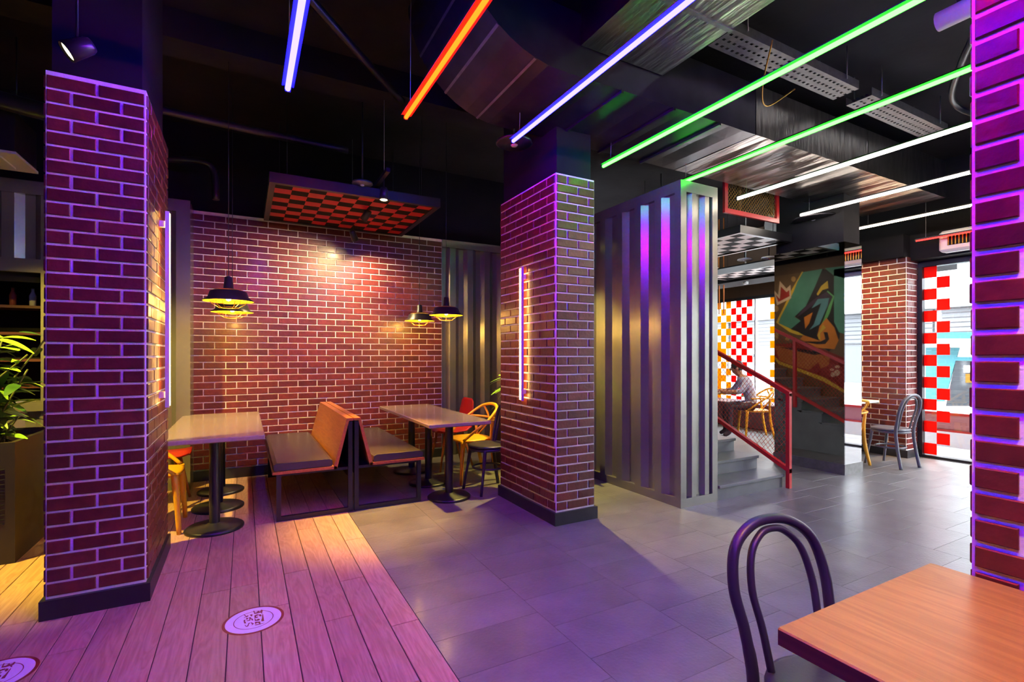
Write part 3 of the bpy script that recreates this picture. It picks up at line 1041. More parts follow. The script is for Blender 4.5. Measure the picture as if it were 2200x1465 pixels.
t = thing('emergency_light', 'white tubular emergency light at the top right beside the near pillar', 'emergency light', (3.70, 1.40, 3.38))
MB().tube([(0, 0, 0), (0, -.55, 0)], .055, 16).build('body', M['whiteplastic'], t)
MB().tube([(0, -.1, .05), (-.05, -.1, CEIL - 3.38)], .012, 6).build('bracket', M['blackmetal'], t)
MB().tube([(0, -.45, .05), (-.05, -.45, CEIL - 3.38)], .012, 6).build('bracket', M['blackmetal'], t)

t = thing('wall_heater', 'white wall heater with a slatted grille above the shop window', 'heater', (7.80, 2.35, 2.78))
MB().rbox((-.14, -.55, -.13), (0, .55, .13), .05, 4).build('casing', M['whiteplastic'], t)
MB().box((-.146, -.45, -.06), (-.139, .45, .07)).build('grille_recess', M['panelblack'], t)
for i in range(26):
    MB().box((-.152, -.44 + i * .035, -.058), (-.145, -.43 + i * .035, .068)).build('grille_slat', M['brass'], t)
MB().box((-.10, -.5, -.138), (-.03, .5, -.129)).build('lower_lip', M['white'], t)


def pipe(pts, r, label, m='ductdark', cat='pipe', name='ceiling_pipe'):
    return tag(MB().tube(spline(pts, 6), r, 8).build(name, M[m]), label, cat)


pipe([(-1.2, 5.2, 3.88), (-1.0, 5.1, 3.55), (-.85, 5.0, 3.42), (.0, 5.05, 3.40), (.9, 5.05, 3.38)], .035, 'dark pipe bending along the ceiling right of the left pillar')
pipe([(-.75, 6.1, 3.35), (-.40, 6.0, 3.36), (-.28, 6.0, 3.28), (-.26, 6.0, 2.98)], .035, 'dark pipe elbow turning down above the brick wall corner')
pipe([(-.3, 2.9, 3.85), (.6, 3.6, 3.6), (1.2, 4.2, 3.55)], .03, 'dark pipe crossing behind the blue and orange tubes')
pipe([(4.2, 1.2, 3.85), (4.9, 1.7, 3.65), (5.6, 2.0, 3.62), (5.9, 1.8, 3.5), (6.3, 1.5, 3.7)], .025, 'black cable loop hanging right of the cable trays', 'blackmetal', 'cable', 'hanging_cable')
pipe([(3.3, 2.2, 3.6), (3.55, 2.45, 3.45), (3.8, 2.58, 3.42), (4.0, 2.47, 3.56)], .006, 'thin loose wire drooping below the cable tray', 'brass', 'cable', 'loose_wire')
pipe([(-4.4, 4.6, 3.55), (-2.4, 5.0, 3.35), (-.95, 5.1, 3.2)], .07, 'thick dark pipe above the left container', 'ductdark')
t = thing('vent_box', 'beige metal vent box hung above the left container', 'vent', (-1.9, 5.35, 2.92))
MB().box((-.35, -.2, 0), (.35, .25, .32)).build('casing', M['ductdark'], t)
MB().box((-.36, -.21, -.02), (.36, .26, 0)).build('bottom_flange', M['whiteplastic'], t)
MB().box((-.25, -.12, -.035), (.25, .16, -.021)).build('grille', M['whiteplastic'], t)
for x in (-.3, .3):
    MB().tube([(x, 0, .32), (x, 0, CEIL - 2.92)], .006, 5).build('hanger', M['blackmetal'], t)

# red mesh railing panel up at the mezzanine
t = thing('mesh_panel', 'red framed wire mesh panel hanging behind the white tube', 'mesh panel', (4.58, 3.60, 2.91))
W, H = .95, .47
for a, b in (((0, 0, 0), (W, .03, .05)), ((0, 0, H - .05), (W, .03, H)), ((0, 0, .05), (.05, .03, H - .05)), ((W - .05, 0, .05), (W, .03, H - .05))):
    MB().box(a, b).build('frame_bar', M['redsteel'], t)
mb = MB()
for s in (1, -1):
    k = -H
    while k < W:
        p = []
        for x, z in ((k, 0), (k + H, H)):
            p.append((x if s > 0 else W - x, z))
        (xa, za), (xb, zb) = p
        # clip to the frame
        q = []
        for i in range(13):
            f = i / 12
            x, z = xa + (xb - xa) * f, za + (zb - za) * f
            if .03 <= x <= W - .03 and .03 <= z <= H - .03:
                q.append((x, .015, z))
        if len(q) > 1:
            mb.tube([q[0], q[-1]], .003, 4, cap=False)
        k += .045
mb.build('wire_mesh', M['brass'], t)
MB().box((.28, .035, .02), (.32, .06, CEIL - 2.91)).build('hanger_post', M['wallbrown'], t)
MB().box((W - .1, .035, .1), (W - .06, .06, CEIL - 2.91)).build('hanger_post', M['wallbrown'], t)

# white conduits and hanging cords at the back right
tag(MB().tube([at_X(1530, 573, 8.0), at_X(1600, 588, 7.6), at_X(1665, 572, 7.9)], .012, 6).build('conduit', M['white']), 'white conduit under the ceiling left of the mirror column', 'conduit')
for u, lb in ((1545, 'left orange cord hanging by the container edge'), (1555, 'right orange cord hanging by the container edge')):
    a = at_X(u, 650, 7.8)
    tag(MB().tube([(a.x, a.y, 2.12), (a.x, a.y, CEIL)], .011, 6).build('orange_rope', M['rope']), lb, 'cord', 'orange hanging cords')
a = at_X(1602, 596, 7.8)
t = thing('hanging_bracket', 'small pale bracket hanging below the white disc light', 'bracket', (a.x, a.y, a.z - .12))
for b0, b1 in (((-.03, -.035, 0), (.03, .035, .015)), ((-.03, -.035, .015), (.03, -.022, .14)), ((-.03, .022, .015), (.03, .035, .14)), ((-.01, -.01, .14), (.01, .01, CEIL - a.z + .12))):
    MB().box(b0, b1).build('bracket_bar', M['white'], t)

# ================================================================== STAIRS
SX0, SX1, SY0, RISE, RUN = 3.89, 4.87, 3.12, .142, .285
st = thing('staircase', 'grey steps rising beside the container behind a red mesh railing', 'stairs', (SX0, SY0, 0))
for i in range(13):
    y = i * RUN
    MB().box((0, y + .02, 0 if i < 1 else RISE * i - .01), (SX1 - SX0, y + RUN + .03, RISE * (i + 1) - .03)).build('riser', M['step'], st)
    MB().rbox((0, y - .005, RISE * (i + 1) - .03), (SX1 - SX0 + .005, y + RUN + .02, RISE * (i + 1)), .008, 2).build('tread', M['step'], st)
mb = MB()
pr = [(.05, 0)]
pr = [(0.02, 0), (13 * RUN, 0), (13 * RUN, 13 * RISE - .06)] + [p for i in range(12, -1, -1) for p in ((i * RUN + .03, (i + 1) * RISE - .04), (i * RUN + .03, i * RISE))][:-1] + [(.03, 0)]
mb.prism([(.03, 0), (13 * RUN, 0), (13 * RUN, 12 * RISE), (.31, .13), (.03, .11)], lambda a, b, t: (t, a, b), SX1 - SX0 - .02, SX1 - SX0 - .001)
mb.build('side_stringer', M['step'], st)

rl = thing('stair_railing', 'red steel stair railing with diamond wire mesh', 'railing', (4.90, 3.09, 0))
SL = .490
YE = 3.6


def bar(mb, a, b, w=.022):
    mb.tube([a, b], w, 4)


for yy, b0 in ((0.0, 0), (1.27, .60), (2.5, 1.2), (3.6, 1.75)):
    MB().box((-.02, yy - .02, b0), (.02, yy + .02, .97 + SL * yy)).build('post', M['redsteel'], rl)


def sloped(name, z0, h=.045):
    mb = MB()
    mb.prism([(-.02, z0 - h), (YE, z0 - h + SL * YE), (YE, z0 + SL * YE), (-.02, z0)], lambda a, b, t: (t, a, b), -.022, .022)
    return mb.build(name, M['redsteel'], rl)


sloped('handrail', .985)
sloped('lower_rail', .20)
mb = MB()
for s in (1, -1):
    for k in range(-30, 90):
        c = k * .058
        q = []
        for i in range(61):
            y = i / 60 * YE
            zz = c + s * 1.15 * y
            lo, hi = .19 + SL * y, .95 + SL * y
            if lo <= zz <= hi:
                q.append((0, y, zz))
        if len(q) > 1:
            mb.tube([q[0], q[-1]], .0024, 3, cap=False)
mb.build('wire_mesh', M['redpl'], rl)

# ================================================================== FURNITURE
def pedestal_table(x0, x1, y0, y1, label, nleg=3, top='tabletop', z=.75, th=.035, base_r=.205):
    t = thing('dining_table', label, 'table', ((x0 + x1) / 2, y0, 0))
    hw, L = (x1 - x0) / 2, y1 - y0
    MB().rbox((-hw, 0, z - th), (hw, L, z), .012, 3).build('tabletop', M[top], t)
    for i in range(nleg):
        y = L * (i + .5) / nleg
        cl = MB().lathe([(.038, .03), (.038, z - th - .012)], (0, y, 0), 20).build('column', M['blackmetal'], t)
        MB().lathe([(.0001, 0), (base_r, 0), (base_r, .016), (base_r * .93, .026), (.06, .036), (.045, .05), (.0001, .05)], (0, y, 0), 32).build('base_disc', M['blackmetal'], t)
        MB().box((-hw * .7, y - .03, z - th - .012), (hw * .7, y + .03, z - th)).build('top_bracket', M['blackmetal'], t)
    return t


pedestal_table(-.55, .14, 4.22, 6.02, 'long pale laminate table on black disc bases beside the left pillar')
pedestal_table(1.42, 2.03, 4.14, 5.95, 'long pale laminate table in front of the corrugated wall at right')

# wooden table in the foreground
t = thing('dining_table', 'thick orange wooden table in the foreground right corner', 'table', (1.05, -.02, 0))
MB().rbox((0, 0, .712), (.725, .71, .75), .006, 2).build('tabletop', M['tablewood'], t)
MB().box((-.0015, .004, .713), (.0, .706, .747)).build('edge_band', M['redwood'], t)
MB().box((.2, .28, .69), (.52, .43, .712)).build('top_bracket', M['blackmetal'], t)
MB().lathe([(.04, .03), (.04, .69)], (.36, .355, 0), 16).build('column', M['blackmetal'], t)
MB().lathe([(.0001, 0), (.24, 0), (.24, .016), (.06, .034), (.0001, .04)], (.36, .355, 0), 32).build('base_disc', M['blackmetal'], t)


def bench(x0, sg, label):
    """booth bench; sg=+1: the backrest is on the +X side"""
    t = thing('booth_bench', label, 'bench', (x0, 4.44, 0), 0, 'back to back booth benches')
    Y0, Y1 = 0.0, 1.72

    def X(v): return v * sg

    def extr(poly, y0, y1, name, m):
        mb = MB()
        mb.prism([(X(a), b) for a, b in poly], lambda a, b, t_: (a, t_, b), y0, y1)
        return mb.build(name, m, t)
    extr([(.0, .385), (.50, .385), (.50, .408), (.0, .408)], Y0, Y1, 'seat_board', M['orangewood'])
    extr([(.475, .385), (.50, .385), (.60, .79), (.635, .79), (.635, .812), (.58, .812), (.475, .408)], Y0, Y1, 'backrest', M['orangewood'])
    # cushion
    mb = MB()
    r = [(.012, .409), (.462, .409), (.470, .425), (.466, .462), (.440, .476), (.035, .476), (.008, .460), (.004, .425)]
    rings = []
    for y, k in ((.012, .02), (.02, .006), (.05, 0), (Y1 - .05, 0), (Y1 - .02, .006), (Y1 - .012, .02)):
        cx, cz = .237, .44
        rings.append([(X(cx + (a - cx) * (1 - k)), y, cz + (b - cz) * (1 - k * 6)) for a, b in r])
    mb.loft(rings, cap=True)
    mb.build('seat_cushion', M['cushion'], t)
    for y in (.01, Y1 - .05):
        f = MB()
        for a, b in (((.03, 0), (.63, .035)), ((.03, .035), (.065, .385)), ((.595, .035), (.63, .78))):
            xs = sorted((X(a[0]), X(b[0])))
            f.box((xs[0], y, a[1]), (xs[1], y + .035, b[1]))
        f.build('leg_frame', M['blackmetal'], t)
    xs = sorted((X(.03), X(.6)))
    MB().box((xs[0], .045, .36), (xs[1], Y1 - .05, .384)).build('seat_support', M['blackmetal'], t)
    xs = sorted((X(.598), X(.612)))
    MB().box((xs[0], .05, .30), (xs[1], Y1 - .06, .76)).build('back_liner', M['panelblack'], t)


bench(.20, 1, 'booth bench with orange wooden back, facing the left table')
bench(1.478, -1, 'booth bench with orange wooden back, facing the right table')


def bentwood(label, loc, rz, m, group='bentwood chairs'):
    """front is local -Y, back is +Y"""
    t = thing('bentwood_chair', label, 'chair', loc, rz, group)
    MB().lathe([(.0001, .437), (.17, .437), (.196, .441), (.203, .452), (.200, .463), (.185, .468), (.10, .462), (.0001, .460)], (0, 0, 0), 36).build('seat', m, t)
    MB().tube([(.186 * math.cos(k * PI / 16), .186 * math.sin(k * PI / 16), .425) for k in range(32)], .014, 8, closed=True).build('seat_ring', m, t)
    for s in (-1, 1):
        MB().tube(spline([(s * .14, -.125, .435), (s * .155, -.15, .25), (s * .175, -.19, 0)], 5), [.018] * 5 + [.014] * 6, 10).build('leg', m, t)
    half = [(.17, .225, 0), (.165, .185, .22), (.163, .162, .43), (.172, .185, .58), (.185, .215, .70), (.158, .240, .81), (.085, .255, .868), (0, .258, .884)]
    pts = spline(half + [(-x, y, z) for x, y, z in reversed(half[:-1])], 7)
    n = len(pts)
    MB().tube(pts, [.0165 if abs(i - n / 2) < n * .30 else .018 for i in range(n)], 12).build('back_hoop', m, t)
    half = [(.105, .150, .455), (.112, .178, .58), (.122, .208, .69), (.100, .232, .79), (.050, .246, .842), (0, .249, .855)]
    pts = spline(half + [(-x, y, z) for x, y, z in reversed(half[:-1])], 7)
    MB().tube(pts, .0115, 10).build('inner_hoop', m, t)
    MB().tube([(.155 * math.cos(k * PI / 14), .155 * math.sin(k * PI / 14) , .235) for k in range(28)], .010, 8, closed=True).build('stretcher_ring', m, t)
    return t


NEARCH = bentwood('dark bentwood chair in the foreground at the wooden table', (1.412, .729, 0), math.radians(-10.6), M['navy'])
NEARCH.scale = (.96, 1, .955)
bentwood('dark bentwood chair tucked at the right table by the middle pillar', (2.17, 4.50, 0), math.radians(-84), M['navy'])
bentwood('grey bentwood chair in front of the far brick pillar', (7.04, 3.14, 0), math.radians(172), M['darkchair'])


def loopchair(label, loc, rz, m, group='plastic loop back chairs', nm='loop_chair'):
    t = thing(nm, label, 'chair', loc, rz, group)
    # seat shell
    mb = MB()
    n = 28
    rings = []
    for k, z in ((.90, .425), (1.0, .435), (1.0, .452), (.90, .458), (.5, .448), (.02, .444)):
        ring = []
        for i in range(n):
            a = 2 * PI * i / n
            c, s_ = math.cos(a), math.sin(a)
            x = .225 * k * math.copysign(abs(c) ** .62, c)
            y = .215 * k * math.copysign(abs(s_) ** .62, s_)
            ring.append((x * (1 - .12 * (y > 0) * y / .2), y, z))
        rings.append(ring)
    mb.loft(rings, cap=True, smooth=True)
    mb.build('seat', m, t)
    for s in (-1, 1):
        MB().tube(spline([(s * .205, -.175, .452), (s * .215, -.19, .25), (s * .225, -.205, 0)], 4), [.027, .026, .025, .024, .022, .02, .019, .018, .016], 10).build('leg', m, t)
        MB().tube(spline([(s * .20, .245, 0), (s * .185, .19, .25), (s * .19, .17, .45), (s * .235, .155, .66)], 4), [.016, .017, .019, .021, .022, .022, .021, .020, .019, .018, .017, .016, .015], 10).build('leg', m, t)
    half = [(.215, -.175, .455), (.262, -.05, .565), (.268, .09, .665), (.205, .215, .765), (.105, .262, .80), (0, .272, .81)]
    MB().tube(spline(half + [(-x, y, z) for x, y, z in reversed(half[:-1])], 6), .019, 10, flat=.75).build('top_loop', m, t)
    half = [(.268, -.14, .655), (.275, .0, .66), (.245, .14, .66), (.15, .24, .655), (0, .275, .65)]
    MB().tube(spline(half + [(-x, y, z) for x, y, z in reversed(half[:-1])], 6), .018, 10, flat=.75).build('arm_loop', m, t)
    for s in (-1, 1):
        MB().tube(spline([(s * .16, .17, .455), (s * .06, .225, .57), (-s * .09, .255, .70), (-s * .16, .238, .785)], 6), .012, 8, flat=.7).build('back_strip', m, t)
    return t


loopchair('yellow plastic chair at the left table beside the pillar', (-.64, 4.72, 0), math.radians(90), M['yellow'])
loopchair('yellow plastic chair at the right table behind the dark chair', (2.20, 5.02, 0), math.radians(-90), M['yellow'])
loopchair('yellow chair of the seated person in the patterned shirt', (7.48, 5.30, 0), math.radians(-128), M['yellow'])
loopchair('yellow chair between mirror column and far brick pillar', (6.65, 3.53, 0), math.radians(165), M['yellow'])


def shellchair(label, loc, rz, m):
    t = thing('shell_chair', label, 'chair', loc, rz, 'red shell chairs')
    mb = MB()
    rings = []
    prof = [(-.22, .455), (-.16, .44), (0, .432), (.12, .44), (.185, .48), (.215, .56), (.235, .68), (.25, .80), (.252, .83)]
    wd = [.18, .205, .215, .21, .205, .205, .20, .17, .12]
    for (y, z), wv in zip(prof, wd):
        rings.append([(wv * k, y - .03 * (abs(k) ** 2) * (1 if z > .5 else 0), z + .03 * abs(k) ** 2 * (1 if z < .5 else 0)) for k in (-1, -.6, -.2, .2, .6, 1)])
    mb.loft(rings, closed=False, smooth=True)
    o = mb.build('shell', m, t, fix=False)
    md = o.modifiers.new('thickness', 'SOLIDIFY'); md.thickness = .012
    for s in (-1, 1):
        MB().tube([(s * .13, -.12, .43), (s * .19, -.2, 0)], [.018, .012], 8).build('leg', M['orangewood'], t)
        MB().tube([(s * .13, .10, .43), (s * .19, .22, 0)], [.018, .012], 8).build('leg', M['orangewood'], t)
    return t


shellchair('red shell chair at the far end of the right table', (2.20, 5.62, 0), math.radians(-90), M['redpl'])
shellchair('red shell chair behind the yellow chair at the left table', (-.66, 5.45, 0), math.radians(90), M['redpl'])

# ---- back dining corner
q = thing('dining_table', 'small round table with thin metal legs behind the stair railing', 'table', (6.78, 5.86, 0))
MB().lathe([(.0001, .715), (.36, .715), (.375, .73), (.37, .745), (.0001, .745)], n=36).build('tabletop', M['tablewood'], q)
for k in range(4):
    a = k * PI / 2 + .6
    MB().tube([(.26 * math.cos(a), .26 * math.sin(a), .715), (.29 * math.cos(a), .29 * math.sin(a), 0)], .012, 8).build('leg', M['galv'], q)
MB().tube([(.27 * math.cos(k * PI / 10), .27 * math.sin(k * PI / 10), .30) for k in range(20)], .008, 6, closed=True).build('stretcher_ring', M['galv'], q)
o = tag(MB().rbox((-.14, -.10, 0), (.14, .10, .018), .015).build('food_tray', M['redpl']), 'red food tray on the round table', 'tray'); o.location = (6.88, 5.74, .745)
o = tag(MB().prism([(-.06, 0), (.06, 0), (.05, .05), (-.05, .05)], lambda a, b, t_: (a, t_, b), -.05, .05).build('burger_box', M['white']), 'white paper box on the red tray', 'box'); o.location = (6.86, 5.74, .763)
o = tag(MB().lathe([(.0001, 0), (.03, 0), (.04, .13), (.042, .135), (.0001, .14)], n=16).build('paper_cup', M['redpl']), 'red paper cup on the round table', 'cup'); o.location = (6.62, 5.92, .745)
o = tag(MB().rbox((-.34, -1.5, 0), (.34, 1.5, .46), .03).build('window_bench', M['maroon']), 'dark maroon bench running under the checkered window', 'bench'); o.location = (8.55, 6.4, 0)
# table between mirror column and far brick pillar
q = thing('dining_table', 'small white-topped table by the far brick pillar', 'table', (7.20, 3.80, 0))
MB().rbox((-.36, -.30, .72), (.36, .30, .75), .01).build('tabletop', M['white'], q)
MB().lathe([(.03, .03), (.03, .72)], n=16).build('column', M['blackmetal'], q)
MB().lathe([(.0001, 0), (.2, 0), (.2, .016), (.05, .034), (.0001, .04)], n=28).build('base_disc', M['blackmetal'], q)


# ---- people (seated, small in the photo)
def person(label, loc, rz, shirt, lean, hat=None):
    """seated figure facing local -Y; seat height .45"""
    V = [(0, 0, .56), (0, -.03 * lean, .70), (0, -.10 * lean, .86), (0, -.16 * lean, .98), (0, -.20 * lean, 1.04),       # pelvis..neck
         (0, -.26 * lean, 1.13), (0, -.28 * lean, 1.21),                                                            # head
         (.17, -.14 * lean, .95), (.235, -.20 * lean - .05, .78), (.15, -.20 * lean - .27, .765), (.11, -.20 * lean - .34, .775),
         (-.17, -.14 * lean, .95), (-.235, -.20 * lean - .05, .78), (-.15, -.20 * lean - .27, .765), (-.11, -.20 * lean - .34, .775),
         (.10, -.05, .54), (.13, -.40, .53), (.13, -.40, .10), (.13, -.50, .045),
         (-.10, -.05, .54), (-.13, -.40, .53), (-.13, -.40, .10), (-.13, -.50, .045)]
    Rr = [(.13, .10), (.135, .10), (.15, .105), (.11, .08), (.05, .05), (.078, .09), (.07, .085),
          (.065, .06), (.048, .045), (.038, .036), (.030, .022), (.065, .06), (.048, .045), (.038, .036), (.030, .022),
          (.085, .085), (.065, .065), (.042, .042), (.04, .032), (.085, .085), (.065, .065), (.042, .042), (.04, .032)]
    E = [(0, 1), (1, 2), (2, 3), (3, 4), (4, 5), (5, 6), (3, 7), (7, 8), (8, 9), (9, 10), (3, 11), (11, 12), (12, 13), (13, 14),
         (0, 15), (15, 16), (16, 17), (17, 18), (0, 19), (19, 20), (20, 21), (21, 22)]
    me = bpy.data.meshes.new('person_frame')
    me.from_pydata(V, E, [])
    tmp = bpy.data.objects.new('person_tmp', me)
    C.objects.link(tmp)
    md = tmp.modifiers.new('skin', 'SKIN')
    for i, r in enumerate(Rr):
        me.skin_vertices[0].data[i].radius = r
    me.skin_vertices[0].data[0].use_root = True
    tmp.modifiers.new('sub', 'SUBSURF').levels = 2
    dg = bpy.context.evaluated_depsgraph_get()
    body = bpy.data.meshes.new_from_object(tmp.evaluated_get(dg))
    bpy.data.objects.remove(tmp)
    body.materials.clear()
    for m in (M['skin'], M[shirt], M['trousers']):
        body.materials.append(m)
    for p in body.polygons:
        c = p.center
        p.use_smooth = True
        neck = 1.00
        if c.z > neck + .02:
            p.material_index = 0
        elif c.z > .60 and not (c.y < -.20 * lean - .12 and c.z < .83):
            p.material_index = 1
        elif c.z < .60:
            p.material_index = 2
        else:
            p.material_index = 0
    t = thing('person', label, 'person', loc, rz)
    put('body', body, t)
    hx = -.27 * lean
    mb = MB()
    mb.ellipsoid((0, hx + .022, 1.195), (.088, .098, .105), 14, 10)
    mb.build('hair', M['hair'], t)
    mb = MB()
    mb.ellipsoid((0, hx - .085, 1.145), (.012, .018, .022), 8, 6)
    mb.build('nose', M['skin'], t)
    for s in (-1, 1):
        MB().ellipsoid((s * .032, hx - .072, 1.172), (.010, .008, .007), 8, 6).build('eye', M['panelblack'], t)
        MB().ellipsoid((s * .083, hx + .0, 1.155), (.010, .018, .028), 8, 6).build('ear', M['skin'], t)
    for s in (-1, 1):
        hb = MB()
        px, py, pz = s * .11, -.20 * lean - .34, .775
        for k in range(4):
            hb.tube([(px - s * (.028 - k * .018), py - .01, pz), (px - s * (.030 - k * .018), py - .05 - .006 * (k in (1, 2)), pz - .004), (px - s * (.030 - k * .017), py - .075, pz - .018)], .0085, 6)
        hb.tube([(px - s * .02, py + .02, pz), (px - s * .05, py - .005, pz - .004), (px - s * .058, py - .03, pz - .01)], .0095, 6)
        hb.build('hand_fingers', M['skin'], t)
    if hat:
        mb = MB()
        mb.lathe([(.104, 0), (.106, .03), (.09, .075), (.05, .098), (.0001, .102)], (0, hx + .012, 1.20), 20)
        mb.build('cap_crown', M[hat], t)
        mb = MB()
        mb.prism([(-.085, -.05), (-.07, -.15), (0, -.175), (.07, -.15), (.085, -.05)], lambda a, b, t_: (a, hx + b, 1.20 + t_), 0, .012)
        mb.build('cap_peak', M['trousers'], t)
    return t


person('seated person in a white and blue patterned shirt leaning over the round table', (7.46, 5.32, -.02), math.radians(-128), 'shirt', 1.0)
person('seated person in a red top and grey cap at the container edge', (6.12, 6.40, -.02), math.radians(50), 'redshirt', .7, 'cap')
o = tag(MB().rbox((-.2, -.2, .41), (.2, .2, .45), .03).build('stool_seat', M['maroon']), 'dark stool under the person in the grey cap', 'stool')
o.name = 'stool'; o.location = (6.12, 6.40, 0)
for a in (-.15, .15):
    for b in (-.15, .15):
        MB().tube([(a, b, .41), (a * 1.15, b * 1.15, 0)], .014, 8).build('leg', M['blackmetal'], o)

# ================================================================== PLANTS
def leaf_mesh(L, Wd, m, droop=.25, name='leaf', fold=.12):
    mb = MB()
    rings = []
    n = 7
    for i in range(n + 1):
        s = i / n
        wv = Wd * math.sin(PI * min(1, s * .92 + .04)) ** .75 * (1 - .25 * s)
        z = L * (.10 * s - droop * s * s)
        rings.append([(-wv, L * s, z + fold * wv), (0, L * s, z), (wv, L * s, z + fold * wv)])
    mb.loft(rings, closed=False, smooth=True)
    return mb.mesh(name, m, fix=False)


def plant(label, loc, kinds, seed, zr, rad, n, stems=8):
    """kinds: list of (mesh, weight)"""
    rr = random.Random(seed)
    t = thing('leafy_plant', label, 'plant', loc)
    tips = []
    for k in range(stems):
        a = rr.uniform(0, 2 * PI)
        r = rad * rr.uniform(.15, .8)
        h = zr * rr.uniform(.55, 1.0)
        x0, y0 = rr.uniform(-.3, .3) * rad, rr.uniform(-.3, .3) * rad
        pts = spline([(x0, y0, 0), (x0 + r * .35 * math.cos(a), y0 + r * .35 * math.sin(a), h * .5), (r * math.cos(a), r * math.sin(a), h)], 5)
        MB().tube(pts, .006, 5).build('stem', M['stem'], t)
        tips.append(pts)
    for k in range(n):
        pts = tips[k % stems]
        p = pts[rr.randrange(3, len(pts))]
        me = kinds[rr.randrange(len(kinds))]
        az = rr.uniform(0, 2 * PI)
        el = rr.uniform(-.35, .55)
        s = rr.uniform(.7, 1.15)
        mt = Matrix.Translation(p) @ Matrix.Rotation(az, 4, 'Z') @ Matrix.Rotation(el, 4, 'X') @ Matrix.Rotation(rr.uniform(-.5, .5), 4, 'Y') @ Matrix.Scale(s, 4)
        put('leaf', me, t, mt)
    return t


def planter(x0, x1, y0, y1, h, label):
    t = thing('planter', label, 'planter', ((x0 + x1) / 2, (y0 + y1) / 2, 0))
    a, b = (x1 - x0) / 2, (y1 - y0) / 2
    for p, r in (((-a, -b, 0), (a, -b + .03, h)), ((-a, b - .03, 0), (a, b, h)), ((-a, -b + .03, 0), (-a + .03, b - .03, h)), ((a - .03, -b + .03, 0), (a, b - .03, h))):
        MB().box(p, r).build('side_panel', M['planter'], t)
    MB().box((-a + .03, -b + .03, h - .12), (a - .03, b - .03, h - .05)).build('soil', M['soil'], t)
    # carved wavy lines on the front
    n = 14
    for i in range(n):
        z = h * .35 + i * h * .45 / n
        pts = [(-a + .05 + (2 * a - .1) * k / 12, -b - .001, z + .012 * math.sin(k * .9 + i * .7)) for k in range(13)]
        MB().tube(pts, .004, 4).build('carved_line', M['skirt'], t)
    return t


big = leaf_mesh(.22, .038, M['leaf'], .30)
big2 = leaf_mesh(.28, .024, M['leaf'], .45)
dk = leaf_mesh(.22, .042, M['leaf2'], .35)
sm = leaf_mesh(.13, .03, M['leaf'], .3)
sm2 = leaf_mesh(.12, .035, M['leaf2'], .3)
planter(-2.15, -1.32, 4.39, 5.25, .79, 'tall dark planter box behind the left pillar')
pl = plant('bushy green plant in the planter behind the left pillar', (-1.70, 4.80, .74), [big, big2, dk, dk, big], 11, .76, .52, 270, 24)
plant('low ferny plant at the edge of the left planter', (-1.52, 4.66, .74), [sm, sm2, sm2], 4, .22, .26, 60, 10)
# broad blade in front
planter(2.74, 3.30, 4.30, 5.60, .72, 'black planter box between middle pillar and container')
plant('feathery green plant behind the middle pillar', (2.86, 5.20, .67), [big2, sm, sm2, big], 5, .48, .42, 70, 12)
plant('small plant showing right of the middle pillar', (3.02, 4.52, .67), [sm, sm2, big2], 9, .45, .30, 40, 8)

